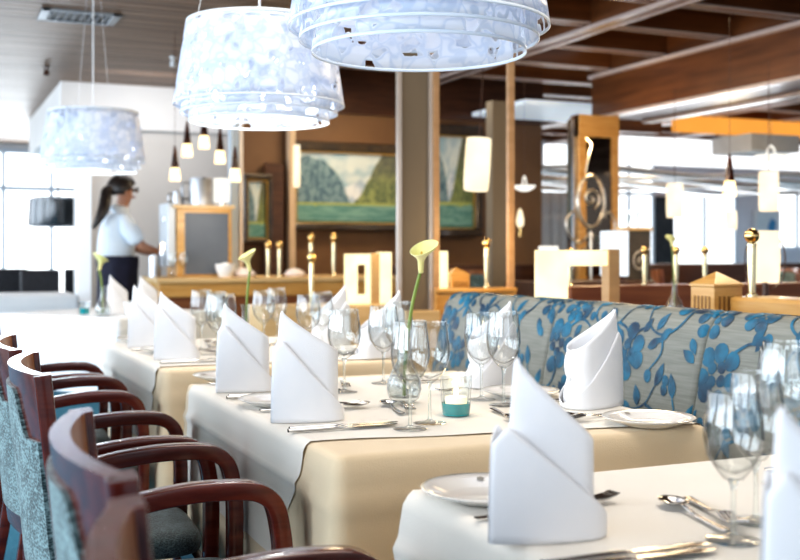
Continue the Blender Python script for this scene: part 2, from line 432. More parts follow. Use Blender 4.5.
# brown wall with paintings
struct(MB().box(2.50, 5.5, 9.0, 9.12, 0, 2.8).build('wall_brown', WALLBR, smooth=False))
struct(MB().box(2.50, 5.5, 8.97, 9.0, 2.32, 2.75).build('trim_4', DKW, smooth=False))
struct(MB().box(2.305, 2.378, 8.58, 8.66, 0, 2.6).build('column_grey', mat('blue_grey_post', (.42, .5, .58), (.5, .58, .66), rough=.3, scale=3), smooth=False, bevel=.01))
struct(MB().box(2.379, 2.408, 8.57, 8.66, 0, 2.6).build('trim_5', mat('pale_post_edge', (.75, .68, .6), (.7, .62, .55), rough=.4), smooth=False))
struct(MB().box(2.90, 2.955, 8.86, 8.95, 0, 2.6).build('trim_6', mat('beige_post', (.55, .42, .3), (.5, .38, .26), rough=.4), smooth=False))
struct(MB().box(2.70, 2.86, 8.9, 8.97, 0, 1.85).build('trim_7', DKW, smooth=False))
# pillar with grey face, gilt strips and an opening framed in oak (behind the banquette)
struct(MB().box(2.165, 2.35, 4.9, 4.925, .02, 2.79).build('pillar_grey_face', WALLG, smooth=False))
b = MB(); b.box(2.16, 2.182, 4.888, 4.9, 0, 2.79); b.box(2.335, 2.352, 4.888, 4.9, 0, 2.79)
struct(b.build('trim_8', mat('satin_metal_strip', (.62, .55, .5), (.7, .63, .58), rough=.25, metal=.5), smooth=False))
b = MB(); b.box(2.353, 2.388, 4.88, 4.91, 0, 2.79); b.box(2.785, 2.822, 4.88, 4.91, 0, 2.79)
struct(b.build('trim_9', mat('tan_strip_wood', (.40, .24, .12), (.46, .28, .15), rough=.4, scale=(4, 4, 30)), smooth=False, bevel=.004))
b = MB(); b.box(2.355, 2.82, 4.86, 4.98, .02, .885, 0); b.box(2.355, 2.82, 4.85, 4.99, .885, .905, 0)
for x in (2.36, 2.5, 2.66, 2.81): b.box(x-.006, x+.006, 4.852, 4.862, .02, .885, 0)
struct(b.build('wall_oak_panel', OAK, smooth=False, bevel=.004))
struct(MB().box(2.165, 2.352, 4.80, 4.895, .02, .80).build('wall_pale_panel', LOAK, smooth=False, bevel=.004))
# dark wall seen through the opening
struct(MB().box(3.83, 3.98, 6.95, 7.05, 0, 2.2).build('wall_grey_pier', WALLG, smooth=False))
# far right wall with windows
struct(MB().box(5.2, 15, 13, 13.1, 0, 2.8).build('wall_right_far', FARGR, smooth=False))
def window(n, x0, x1, z0, z1, y=12.98, nx=2, nz=2, mtl=FARWIN):
    struct(MB().box(x0, x1, y-.01, y+.015, z0, z1).build('window_%d' % n, mtl, smooth=False))
    b = MB()
    for i in range(nx+1):
        x = lerp(x0, x1, i/nx); b.box(x-.025, x+.025, y-.04, y, z0, z1)
    for i in range(nz+1):
        z = lerp(z0, z1, i/nz); b.box(x0, x1, y-.042, y, z-.02, z+.02)
    struct(b.build('window_%d_frame' % n, WFRAME, smooth=False))
window(2, 7.92, 8.36, .6, 2.62, nx=1, nz=3)
window(3, 8.95, 9.82, .9, 2.45, nx=2, nz=3)
window(4, 10.16, 11.35, .75, 2.0, nx=2, nz=1)
window(5, 11.9, 14.6, 1.15, 2.1, nx=4, nz=1)
window(6, 6.9, 7.3, 1.9, 2.55, nx=1, nz=1)
struct(MB().box(9.84, 10.14, 12.9, 12.99, 0, 1.9).build('door_1', mat('dark_doorway', (.015, .018, .022), (.03, .03, .035), rough=.6), smooth=False))
# white bulkhead made to glow, grey soffit, mirrored-ceiling strips and an orange lit cove
struct(MB().box(6.05, 13, 8.7, 8.95, 1.97, 2.22).build('trim_10', emit('glowing_white_bulkhead', (.97, .98, 1), 1.25), smooth=False))  # emission put in so the bulkhead looks brightly lit
struct(MB().box(7.15, 7.75, 7.95, 8.5, 2.05, 2.21).build('trim_11', mat('grey_soffit', (.5, .5, .51), (.56, .56, .57), rough=.5), smooth=False))
b = MB()
for k in range(6):
    yy = 9.15+k*.55; f = lambda u, v, yy=yy, k=k: (lerp(5.6, 13, u), yy+v*.33, 1.93+.03*math.sin(u*17+k*1.3)+.02*k*0)
    b.grid(f, 60, 1, k % 2)
struct(b.build('ceiling_reflection_wavy', [mat('taupe_reflection', (.36, .31, .28), (.42, .37, .34), rough=.5), mat('pale_reflection', (.72, .70, .69), (.66, .64, .63), rough=.5)], solid=.03))  # solid bands imitating the reflection of a ceiling
struct(MB().box(7.6, 13, 9.6, 9.7, 2.42, 2.60).build('trim_12', ORANGE, smooth=False))
struct(MB().box(5.98, 6.62, 8.6, 8.72, 2.25, 2.42).build('trim_13', BEAMW, smooth=False))
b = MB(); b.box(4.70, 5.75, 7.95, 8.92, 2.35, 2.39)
struct(b.build('ceiling_pale_panel', mat('pale_blue_ceiling', (.6, .68, .76), (.66, .73, .8), rough=.5, emis=(.7, .82, .95), estr=.35), smooth=False))  # faint emission put in to make the panel look lit
# second pillar under the deep beam: oak frame round a dark mirror
b = MB(); b.box(5.0, 5.40, 7.62, 7.72, 0, 2.235, 0)
struct(b.build('pillar_oak', BEAMW, smooth=False))
struct(MB().box(5.075, 5.33, 7.605, 7.622, .9, 2.05).build('pillar_mirror', MIRR, smooth=False))
b = MB(); b.box(5.0, 5.075, 7.59, 7.63, .02, 2.235); b.box(5.33, 5.40, 7.59, 7.63, .02, 2.235); b.box(5.0, 5.40, 7.585, 7.63, 2.05, 2.235)
struct(b.build('trim_14', OAK, smooth=False, bevel=.004))
struct(MB().box(4.955, 4.998, 7.63, 7.70, .02, 2.2).build('trim_15', CHROME, smooth=False))
# low partitions
struct(MB().box(3.56, 8.6, 8.15, 8.25, .02, .98).build('wall_low_partition', DKW, smooth=False, bevel=.008))
struct(MB().box(2.95, 4.9, 4.55, 4.68, .02, .92).build('wall_low_divider', REDWOOD, smooth=False, bevel=.008))
struct(MB().box(1.62, 2.14, 5.42, 5.72, .02, .805).build('wall_lantern_divider', LOAK, smooth=False, bevel=.008))
struct(MB().box(2.14, 2.56, 5.42, 5.72, .02, .805).build('wall_lantern_divider', LOAK, smooth=False, bevel=.008))
struct(MB().box(2.10, 2.56, 2.85, 4.05, .02, .862).build('wall_banquette_divider', OAK, smooth=False, bevel=.008))
struct(MB().box(2.25, 2.42, -.6, 2.6, .02, .955).build('wall_oak_rail', OAK, smooth=False, bevel=.012))

# ------------------------------------------------------------------ armchairs
def arm_path(s):
    y0 = s*.205; y1 = s*.192
    P = [(.035, y0, .628), (.12, lerp(y0, y1, .5), .667), (.22, y1, .683), (.30, y1, .684), (.347, y1, .677), (.376, y1, .653),
         (.388, y1, .605), (.392, y1, .56), (.392, y1, .50)]
    return spline(P, 5)
def rail_x(y, z):  # plan curve of the chair back, leaning with height
    return -.036*(1-(y/.210)**2) + .028 - (z-.55)*.10
def make_chair(name, label, wood=MAHO):
    t = thing(name, label, 'chair')
    W = .210
    # top rail (pale inner face, dark outer face)
    def band(mb, z0f, z1f, th, mi_out, mi_in, n=20, m=6):
        def outer(u, v):
            y = lerp(-W, W, u); z = lerp(z0f(y), z1f(y), v); return (rail_x(y, z)-th/2, y, z)
        def inner(u, v):
            y = lerp(-W, W, u); z = lerp(z0f(y), z1f(y), v); return (rail_x(y, z)+th/2, y, z)
        mb.grid(outer, n, m, mi_out); mb.grid(inner, n, m, mi_in)
        mb.grid(lambda u, v: V(outer(u, 1)).lerp(V(inner(u, 1)), v), n, 1, mi_out)
        mb.grid(lambda u, v: V(outer(u, 0)).lerp(V(inner(u, 0)), v), n, 1, mi_out)
        for uu in (0, 1): mb.grid(lambda u, v, uu=uu: V(outer(uu, u)).lerp(V(inner(uu, u)), v), m, 1, mi_out)
        return mb
    zt = lambda y: .895
    arch = lambda y: .858-.075*smooth01((abs(y)-.10)/.055)
    band(MB(), arch, zt, .022, 0, 1, 40, 6).build('top_rail', [wood, MAHO_IN], t, sharp=50)
    band(MB(), lambda y: .555, lambda y: arch(y)+.004, .034, 0, 0, 30, 10).build('backrest', TEAL, t, sharp=50)
    band(MB(), lambda y: .515, lambda y: .555, .024, 0, 0).build('lower_rail', wood, t, sharp=50)
    pr = rrect(.021, .0135, .004)
    for s in (-1, 1):
        P = spline([(-.006, s*.208, .895), (.004, s*.208, .80), (.022, s*.208, .65), (.033, s*.208, .52), (.03, s*.208, .42),
                    (-.005, s*.208, .22), (-.07, s*.208, 0)], 5)
        MB().sweep(P, pr, (0, 1, 0)).build('rear_leg', wood, t)
    for s in (-1, 1):
        MB().sweep(arm_path(s), rrect(.019, .0155, .003), (0, 1, 0)).build('armrest', wood, t)
        MB().sweep([(.392, s*.192, .51), (.39, s*.192, .3), (.375, s*.19, 0)], rrect(.019, .016, .006), (0, 1, 0), scl=[1, .95, .75]).build('front_leg', wood, t)
    def cushion(u, v):
        a = 2*PI*u; ph = lerp(-PI/2, PI/2, v)
        e = lambda c, p: math.copysign(abs(c)**p, c)
        return (.205+.185*e(math.cos(a), .35)*e(math.cos(ph), .35), .172*e(math.sin(a), .35)*e(math.cos(ph), .35), .452+.03*e(math.sin(ph), .6)+.008*math.cos(a)**2*0)
    MB().grid(cushion, 40, 12, cu=True).build('seat', SEATF, t, sharp=80)
    b = MB()
    b.box(.02, .385, -.176, -.153, .375, .425); b.box(.02, .385, .153, .176, .375, .425); b.box(.365, .388, -.165, .165, .375, .425); b.box(.02, .045, -.165, .165, .375, .425)
    b.build('seat_frame', wood, t, smooth=False, bevel=.003)
    return t
CH = [(.645, .142, 'mahogany armchair cut off by the bottom left corner, closest of its row'),
      (1.165, .176, 'mahogany armchair with blurred curved top rail, beside the gap of the two front tables'),
      (2.01, .194, 'mahogany armchair with broad teal woven back at the near end of the candle table'),
      (2.50, .190, 'mahogany armchair half hidden behind the broad teal woven back'),
      (3.32, .20, 'mahogany armchair at the near place of the third table, teal back at picture edge'),
      (3.80, .20, 'farthest mahogany armchair of the row, only its arm showing before the white cloth')]
ch0 = None
for (y, x, lab) in CH:
    if ch0 is None:
        ch0 = make_chair('dining_armchair', lab); ch0.location = (x, y, 0); ch0.rotation_euler = (0, 0, -.05); ch0['group'] = 'armchairs along the left of the tables'
    else: dup(ch0, (x, y, 0), -.05, lab)

# ------------------------------------------------------------------ tables and cloths
def cloth_out(side, p, L, t, seed, amp=.012):
    """outward offset of the hanging cloth; p in 0..L along the side, t 0..1 down"""
    d = min(p, L-p)
    w = math.exp(-(d/(.10 if seed == 1.0 else .075))**2)
    dent = math.exp(-((d-.19)/.08)**2)
    wav = math.sin(p*15+side*1.9+seed)*.6+math.sin(p*31+side*.7+seed*2)*.3
    cr = .006*math.exp(-((t-.13)/.018)**2)+.0025*math.exp(-((t-.52)/.02)**2)+.002*math.exp(-((p-L*.36)/.006)**2)*min(1, t*8)
    return .004+cr+(.014*w*min(1, t*4)**.6 if seed == 1.0 else 0)+t*((.036 if seed == 1.0 else .034)*w*min(1, t*3)**.5-.016*dent+amp*wav*(1-w)+.006)
def make_table(name, label, x0, x1, y0, y1):
    t = thing(name, label, 'table', ((x0+x1)/2, (y0+y1)/2, 0))
    a, b_ = (x1-x0)/2-.02, (y1-y0)/2-.02
    MB().box(-a, a, -b_, b_, .712, .744).build('tabletop', LOAK, t, smooth=False, bevel=.006)
    for sx in (-1, 1):
        for sy in (-1, 1):
            MB().sweep([(sx*(a-.06), sy*(b_-.06), .712), (sx*(a-.055), sy*(b_-.055), 0)], rrect(.025, .025, .006), (1, 0, 0), scl=[1, .75]).build('leg', MAHO, t)
    return t
def drape(x0, x1, y0, y1, drop, seed, rings=30, nseg=44, r=.02, top=.75):
    """flat top plus a hanging skirt"""
    per = []  # (corner point, outward normal, side, p, L)
    S = [((x0, y0), (1, 0), (0, -1), x1-x0), ((x1, y0), (0, 1), (1, 0), y1-y0), ((x1, y1), (-1, 0), (0, 1), x1-x0), ((x0, y1), (0, -1), (-1, 0), y1-y0)]
    for k, (o, d, n, L) in enumerate(S):
        for i in range(nseg+1):
            q = r+(L-2*r)*i/nseg
            per.append((V((o[0]+d[0]*q, o[1]+d[1]*q, 0)), V((n[0], n[1], 0)), k, q, L))
        n2 = S[(k+1) % 4][2]; cx = o[0]+d[0]*(L-r)-n[0]*r; cy = o[1]+d[1]*(L-r)-n[1]*r
        for i in range(1, 4):
            a = i/4*PI/2; nn = V((n[0]*math.cos(a)+n2[0]*math.sin(a), n[1]*math.cos(a)+n2[1]*math.sin(a), 0))
            per.append((V((cx, cy, 0))+nn*r, nn, k, L if i < 2 else 0, L))
    Np = len(per); vs = []; fs = []
    prof = [(-.02, 0), (-.009, -.0008), (-.003, -.004), (.0, -.011)]
    for off, dz in prof:
        for c, n, k, p, L in per: vs.append(tuple(c+n*off+V((0, 0, top+dz))))
    for j in range(1, rings+1):
        t = j/rings
        for c, n, k, p, L in per:
            vs.append(tuple(c+n*cloth_out(k, p, L, t, seed)+V((0, 0, top-.011-(drop-.011)*t))))
    R = len(prof)+rings
    for j in range(R-1):
        for i in range(Np):
            i2 = (i+1) % Np; fs.append((j*Np+i, j*Np+i2, (j+1)*Np+i2, (j+1)*Np+i))
    fs.append(tuple(range(Np-1, -1, -1)))
    return MB().add(vs, fs)
def overlay(x0, x1, ya, yb, Y0, Y1, dl, dr, seed, skew=0, top=.75):
    """white cloth laid across the table, hanging down left and right; skew turns its near hem"""
    def fn(u, v):
        W = x1-x0; s = lerp(-dl, W+dr, u)
        fx = max(0, min(1, s/W))
        y = lerp(ya - skew*(fx-.5) + (.15*smooth01((-s)/dl) if s < 0 else 0), yb, v) + .004*math.sin(s*17)*(1-v)
        e = .0035
        if s < 0:
            dd = -s; t = max(0, dd-.011)/(.55-.011); o = cloth_out(3, Y1-y, Y1-Y0, t, seed)+e
            if dd < .016: a = dd/.016*PI/2; return (x0+.012-(.012+e)*math.sin(a), y, top+e-.012*(1-math.cos(a)))
            return (x0-o, y, top-dd+.004)
        if s > W:
            dd = s-W; t = max(0, dd-.011)/(.55-.011); o = cloth_out(1, y-Y0, Y1-Y0, t, seed)+e
            if dd < .016: a = dd/.016*PI/2; return (x1-.012+(.012+e)*math.sin(a), y, top+e-.012*(1-math.cos(a)))
            return (x1+o, y, top-dd+.004)
        xx = lerp(x0+.012, x1-.012, s/W)
        return (xx, y, top+.0022+.0012*math.exp(-((v)/.02)**2)*(.5+.5*math.sin(s*23)))
    return MB().grid(fn, 160, 40)
TB = [(.634, 1.41, .42, 1.405, 1.0, 'table closest to the camera, carrying the big blurred napkin', 'front'),
      (.63, 1.41, 1.68, 2.78, 2.0, 'table in focus carrying the turquoise candle', 'candle'),
      (.64, 1.42, 3.10, 4.19, 3.0, 'third table, beyond the one with the candle', 'third')]
for (x0, x1, y0, y1, sd, lab, key) in TB:
    make_table('dining_table', 'wooden dining '+lab, x0, x1, y0, y1)
    o = drape(x0, x1, y0, y1, .55, sd).build('tablecloth', CREAM, sharp=60)
    tag(o, {'front': 'cream tablecloth with a hanging corner at the bottom of the picture', 'candle': 'cream tablecloth with square front overhang on the table in focus',
            'third': 'cream tablecloth on the third table, beside the farthest napkin pairs'}[key], 'tablecloth', 'cream tablecloths')
    if key == 'front': a = overlay(x0, x1, y0+.1, y1-.012, y0, y1, .25, .2, sd, 0)
    elif key == 'candle': a = overlay(x0, x1, y0+.085, y1-.06, y0, y1, .25, .2, sd, .12)
    else: a = overlay(x0, x1, y0+.07, y1-.05, y0, y1, .25, .2, sd, .04)
    o = a.build('overlay_cloth', WHITEC, sharp=70)
    tag(o, {'front': 'white overlay cloth on the table closest to the camera', 'candle': 'white overlay cloth with slanted hem under the turquoise candle',
            'third': 'white overlay cloth on the third table, behind the candle table'}[key], 'overlay cloth', 'white overlay cloths')
# far table turned in front of the window
t = make_table('dining_table', 'far table in white cloth turned cornerwise before the waitress', -.42, .42, -.45, .45)
FT = (.93, 5.67); ang = math.radians(35.5)
cx = FT[0]+math.cos(ang)*.42-math.sin(ang)*.45; cy = FT[1]+math.sin(ang)*.42+math.cos(ang)*.45
t.location = (cx, cy, 0); t.rotation_euler = (0, 0, ang)
o = drape(-.43, .43, -.46, .46, .40, 4.4).build('tablecloth', FARW, loc=(cx, cy, 0), rotz=ang, sharp=60)
tag(o, 'bright white tablecloth turned cornerwise left of the waitress', 'tablecloth')

# ------------------------------------------------------------------ table settings
def napkin_mesh(tip=.215, hend=.125, flap=.15, L=.135, w=.036, lean=.012, puff=0, inset=.006, skirt=.008):
    b = MB()
    def cross(t, side, k):  # t 0 fold .. 1 open end
        x = -.066+L*t
        y = side*w*k*(math.sin(min(1, t*1.05)*PI*.5)**.75*(1 if t < .72 else math.sqrt(max(0, 1-((t-.72)/.28)**2))))
        return x, y
    def sheet(side, top, k, off, bulge=0, outer=False):
        def fn(u, v):
            t = u**1.1; h = top(t); z = h*v
            x, y = cross(t, side, k*(1-.25*z/tip))
            x += lean*(z/tip)**2*(1-t) + bulge*t*math.sin(min(1, z/.1)*PI)*.5
            x += puff*t**3*(abs(math.sin(PI*z/.062))**.6-.6)
            if outer: x += skirt*t*max(0, 1-z/.07)
            else: x += inset*(1-t)*smooth01(z/.10) - inset*.6*t*smooth01(z/.05)
            return (x-off*(1-t)*.6+off*t*.5, y+side*off*math.sin(PI*min(1, t+.12)), z)
        return fn
    ht = lambda t: tip-(tip-hend)*t**.85 if t > .03 else tip-(.03-t)*.3
    hf = lambda t: (flap-.006+.020*math.sin(min(1, t/.13)*PI/2) - (flap-.0)*max(0, t-.10)/.90*1.0) if t < 1 else .012
    for s in (-1, 1):
        b.grid(sheet(s, ht, 1.0, 0), 28, 16)
        b.grid(sheet(s, lambda t: max(.01, hf(t)), 1.07, .0035, .008, True), 28, 12)
    # rolled inner end
    def roll(u, v):
        a = 3.6*PI/2*u; r = .014*(1-.35*u)
        z = lerp(0, hend-.006-.02*u, v)
        return (.052-.0+r*math.cos(a)*.8-.012*(v), r*math.sin(a), z)
    b.grid(roll, 18, 6)
    return b
NM = {}
def napkin(loc, rz, label, **kw):
    o = napkin_mesh(**kw).build('folded_napkin', NAPK, loc=loc, rotz=rz, solid=.0012, sharp=60)
    return tag(o, label, 'napkin', 'standing folded napkins')
Z = .7535
napkin((.668, 1.102, Z), math.radians(4), 'biggest folded white napkin, blurred, standing on the front table', tip=.215, hend=.105, flap=.122, L=.15, w=.042, lean=.012, inset=.022, skirt=.004)
napkin((.68, .675, Z), math.radians(4), 'blurred white napkin cut off by the right picture edge', tip=.215, hend=.12, lean=.012)
napkin((.70, 2.05, Z), math.radians(2), 'white napkin standing at the near chair place of the candle table', tip=.222, hend=.135, L=.142)
napkin((.715, 2.545, Z), math.radians(3), 'white napkin standing at the far chair place of the candle table', tip=.215, hend=.125)
napkin((.735, 3.395, Z), math.radians(2), 'white napkin at the near chair place of the third table', tip=.215, hend=.125)
napkin((.735, 3.86, Z), math.radians(4), 'white napkin at the far chair place of the third table', tip=.222, hend=.13)
napkin((1.352, 1.98, Z), PI+.02, 'white napkin with rolled end before the floral banquette, right of the candle', tip=.213, hend=.125, L=.145, w=.04, puff=.011)
napkin((1.312, 2.37, Z), PI+.05, 'white napkin behind the two glasses right of the candle', tip=.215, hend=.12, L=.14, puff=.010)
napkin((1.36, 3.17, Z), PI-.03, 'white napkin leaning behind the tall bud vase on the third table', tip=.215, hend=.09, L=.16)
napkin((1.34, 3.60, Z), PI+.03, 'white napkin at the far banquette place of the third table', tip=.222, hend=.10, L=.15)
napkin((.985, 6.03, .752), .5, 'white napkin on the cornerwise far table, nearer the waitress', tip=.215, hend=.11)
napkin((1.155, 6.06, .752), .45, 'white napkin on the cornerwise far table, right of its twin', tip=.21, hend=.11)

def wine_glass_proto(name, label, h, rb, rim):
    t = thing(name, label, 'wine glass')
    hs = h*.40
    bowl = [(.004, hs), (.012, hs+.003), (rb*.62, hs+.016), (rb*.88, hs+.032), (rb, hs+.055), (rb*.985, hs+.075), (lerp(rb, rim, .6), h-.025), (rim, h-.002), (rim-.0008, h), (rim-.0016, h-.003),
            (lerp(rb, rim, .6)-.0015, h-.025), (rb*.985-.0015, hs+.075), (rb-.0015, hs+.055), (rb*.88-.0015, hs+.033), (rb*.6, hs+.018), (0, hs+.006)]
    MB().lathe(bowl, 28).build('bowl', GL, t, sharp=70)
    MB().lathe([(0, .0045), (.0045, .0075), (.0035, .014), (.003, .04), (.003, hs*.8), (.004, hs-.006), (.007, hs+.0015), (0, hs+.003)], 12).build('stem', GLS, t, sharp=80)
    MB().lathe([(0, 0), (.031, 0), (.0325, .0012), (.030, .0022), (.012, .004), (.005, .0075), (0, .0078)], 28).build('foot', GLF, t, sharp=80)
    return t
gp = {}
def glass(kind, loc, label):
    h, rb, rim = {'tall': (.207, .0375, .031), 'round': (.20, .040, .034), 'small': (.188, .0345, .029)}[kind]
    if kind not in gp:
        g = wine_glass_proto('wine_glass', label, h, rb, rim); g.location = loc; g['group'] = 'stemmed glasses on the tables'; gp[kind] = g
    else: dup(gp[kind], loc, random.random()*3, label).scale = (1, 1, 1)

def plate_proto():
    t = thing('side_plate', '', 'plate')
    MB().lathe([(0, .004), (.05, .004), (.056, .006), (.075, .0125), (.0885, .0175), (.09, .0165), (.088, .0145), (.074, .009), (.056, .003), (.05, 0), (.048, 0), (.046, .0015), (0, .0015)], 48).build('dish', PORC, t, sharp=60); dsh = t.children[0]
    b = MB(); b.lathe([(.0862, .0172), (.0875, .0178), (.0882, .01785)], 48)
    for a in (1.2, 3.3, 5.4):
        M = Matrix.Rotation(a, 4, 'Z') @ Matrix.Translation((.072, 0, .0128)) @ Matrix.Rotation(-.22, 4, 'Y')
        b.add([(-.007, -.003, 0), (.0, -.006, .0002), (.007, -.002, 0), (.004, .004, 0), (-.004, .005, 0)], [(0, 1, 2, 3, 4)], 0, M)
    b.build('rim_line', RIMG, dsh)
    return t
pp = None
def plate(loc, label):
    global pp
    if pp is None: pp = plate_proto(); pp.location = loc; pp['label'] = label; pp['group'] = 'side plates'
    else: dup(pp, loc, random.random()*6, label)

def knife_mesh():   # along +x, length .22
    b = MB()
    n = 24
    def prof(u):
        if u < .45: w = lerp(.0055, .0042, u/.45); th = .0036
        elif u < .5: w = .0035; th = .003
        else:
            k = (u-.5)/.5; w = .0095*math.sqrt(max(0.02, 1-max(0, (k-.75)/.25)**2))*min(1, .5+k*4); th = .0009
        return w, th
    def fn(u, v):
        w, th = prof(u); a = 2*PI*v
        return (-.11+.22*u, w*math.cos(a), .004+th*math.sin(a))
    b.grid(fn, 40, 12, cv=True)
    return b
def spoon_mesh(L=.17, bw=.019, bl=.05):
    b = MB()
    def fn(u, v):
        x = -L/2+(L-bl)*u
        w = lerp(.0065, .0028, min(1, u*1.3)); th = .0014; a = 2*PI*v
        return (x, w*math.cos(a), .004+.007*math.sin(PI*u)*0+.006*smooth01((u-.6)/.4)-.002*u+th*math.sin(a))
    b.grid(fn, 20, 10, cv=True)
    def bowl(u, v):
        r = v; a = 2*PI*u; e = 1+.12*math.cos(a)
        return (L/2-bl/2-.002+bl/2*r*math.cos(a), bw*r*math.sin(a)/e, .0085-.0075*(1-r*r)+.001)
    b.grid(bowl, 28, 7, cu=True)
    return b
def fork_mesh(L=.225):
    b = MB()
    def fn(u, v):
        x = -L/2+(L*.72)*u; w = lerp(.0065, .003, min(1, u*1.4))+.008*smooth01((u-.86)/.14); th = .0014; a = 2*PI*v
        return (x, w*math.cos(a), .004+.008*smooth01((u-.55)/.45)-.0+th*math.sin(a))
    b.grid(fn, 24, 10, cv=True)
    for k in range(4):
        yy = -.0092+.0061*k
        P = [(L*.215, yy*.95, .012), (L*.3, yy, .0085), (L*.4, yy, .0075), (L*.5, yy*.97, .012)]
        b.tube(spline(P, 4), [.0022]*12+[.0012], 6)
    return b
KN = FK = SP = None
cut = {}
def cutlery(kind, loc, rz, label):
    name, fn, cat = {'knife': ('dinner_knife', knife_mesh, 'knife'), 'fork': ('dinner_fork', fork_mesh, 'fork'),
                     'dfork': ('dessert_fork', lambda: fork_mesh(.165), 'fork'), 'spoon': ('dessert_spoon', spoon_mesh, 'spoon'),
                     'bknife': ('butter_knife', knife_mesh, 'knife')}[kind]
    if kind not in cut:
        o = fn().build(name, STEEL, loc=loc, rotz=rz, sharp=70, solid=.0006 if kind == 'spoon' else 0); cut[kind] = o
        tag(o, label, cat, 'silver %s' % {'knife': 'knives', 'bknife': 'knives', 'fork': 'forks', 'dfork': 'forks', 'spoon': 'spoons'}[kind])
    else:
        o = cut[kind].copy(); COL.objects.link(o); o.location = loc; o.rotation_euler = (0, 0, rz); o['label'] = label
    return o
def place(nx, ny, flip, where, items='kKfFpsdgG', gd=(0, 0), g2=(0, 0), so=0, pd=(0, 0)):
    """a cover laid for a guest at local -x, looking +x; (nx, ny) is the napkin"""
    S = -1 if flip else 1; R = PI if flip else 0
    P = lambda u, v, z=Z: (nx+S*u, ny+S*v, z)
    zt = Z+.0005
    if 'k' in items: cutlery('knife', P(.045, -.112, zt), R-.03, 'silver dinner knife, the one nearer the napkin, '+where)
    if 'K' in items: cutlery('knife', P(.035, -.134, zt), R-.02, 'silver dinner knife, the outer of two, '+where)
    if 'f' in items: cutlery('fork', P(.075, .105, zt), R+.10, 'silver fork, the one nearer the napkin, '+where)
    if 'F' in items: cutlery('fork', P(.065, .140, zt), R-.03, 'silver fork, the outer of two, '+where)
    if 'p' in items: plate(P(.022+pd[0], .228+pd[1]), 'white side plate with dark rim line, '+where)
    if 'b' in items: cutlery('bknife', P(-.02, .15, zt), R+.02, 'small butter knife by the plate, '+where)
    if 's' in items: cutlery('spoon', P(.225, .02+so, zt), R+PI*.5-.2, 'silver dessert spoon lying crosswise, '+where)
    if 'd' in items: cutlery('dfork', P(.255, .02+so, zt), R-PI*.5-.3, 'silver dessert fork lying crosswise, '+where)
    if 'g' in items: glass('tall', P(.15+gd[0], -.185+gd[1]), 'stemmed glass nearer the napkin, '+where)
    if 'G' in items: glass('round', P(.215+g2[0], -.135+g2[1]), 'rounder stemmed glass nearer the table centre, '+where)
place(.672, 1.10, 0, 'beside the biggest blurred napkin', 'kKfpsd', so=-.02, pd=(.012, -.03))
glass('small', (.867, .993, Z), 'frontmost blurred stemmed glass at the lower right'); gp['small'].scale = (1, 1, .93)
glass('small', (.952, 1.05, Z), 'second blurred stemmed glass at the lower right, behind the frontmost')
glass('round', (1.141, 1.20, Z), 'blurred stemmed glass farthest back of the lower right group')
glass('round', (1.215, 1.275, Z), 'blurred stemmed glass at the right picture edge, before the banquette')
place(.70, 2.05, 0, 'near chair place of the candle table', so=.045)
place(.715, 2.545, 0, 'far chair place of the candle table', gd=(.02, .0), g2=(.0, .012), items='kKfFpsdG', so=-.04)
place(1.32, 1.955, 1, 'near banquette place of the candle table', 'kfFpsgG', gd=(0, .067), g2=(-.065, -.085))
place(1.30, 2.41, 1, 'far banquette place of the candle table', 'kfpsgG')
place(.735, 3.395, 0, 'near chair place of the third table', gd=(-.03, .13), g2=(-.04, .2))
place(.735, 3.86, 0, 'far chair place of the third table')
place(1.36, 3.17, 1, 'near banquette place of the third table', 'gG')
place(1.34, 3.60, 1, 'far banquette place of the third table', 'gGp')

# votive candle
t = thing('votive_candle', 'turquoise based glass votive with burning candle in front of the vase', 'candle holder', (1.011, 1.99, Z))
MB().lathe([(0, .012), (.0255, .012), (.0265, .03), (.0295, .075), (.0325, .084), (.0335, .084), (.0335, .082), (.031, .03), (.0285, .004), (.024, 0), (0, 0)], 32).build('glass_cup', FROST, t, sharp=60)
MB().lathe([(0, .001), (.0275, .001), (.0288, .01), (.0298, .026), (.0265, .026), (.026, .014), (0, .014)], 32).build('turquoise_base', TURQ, t, sharp=50)
cn = MB().lathe([(0, .015), (.0215, .015), (.0225, .034), (.0215, .038), (0, .037)], 24).build('candle', WAX, t, sharp=50)
MB().lathe([(0, .038), (.004, .043), (.0052, .049), (.003, .058), (0, .066)], 12).build('flame', FLAME, cn)
# bud vases with calla lilies
def vase_proto(label, loc):
    t = thing('bud_vase', label, 'vase', loc)
    MB().lathe([(0, .003), (.026, .003), (.034, .010), (.0395, .03), (.037, .05), (.027, .072), (.0155, .092), (.0125, .115), (.0125, .145), (.0165, .160), (.0152, .160), (.0112, .145), (.0112, .115), (.014, .092), (.0255, .07), (.0355, .05), (.038, .03), (.032, .012), (0, .008)], 28).build('vase_body', FROST, t, sharp=60)
    MB().lathe([(0, .009), (.031, .013), (.0368, .03), (.0345, .049), (.029, .06), (0, .06)], 24).build('water', GL, t, sharp=60)
    return t
v0 = vase_proto('clear glass bud vase with single calla, behind the candle', (.99, 2.205, Z))
dup(v0, (1.0, 3.53, Z), 0, 'clear glass bud vase with single calla on the third table')
v2 = dup(v0, (.88, 5.83, .752), 0, 'clear glass bud vase with green stem on the cornerwise far table')
v3 = dup(v0, (3.15, 4.0, .80), 0, 'small bud vase beyond the banquette, next to the fluted post')
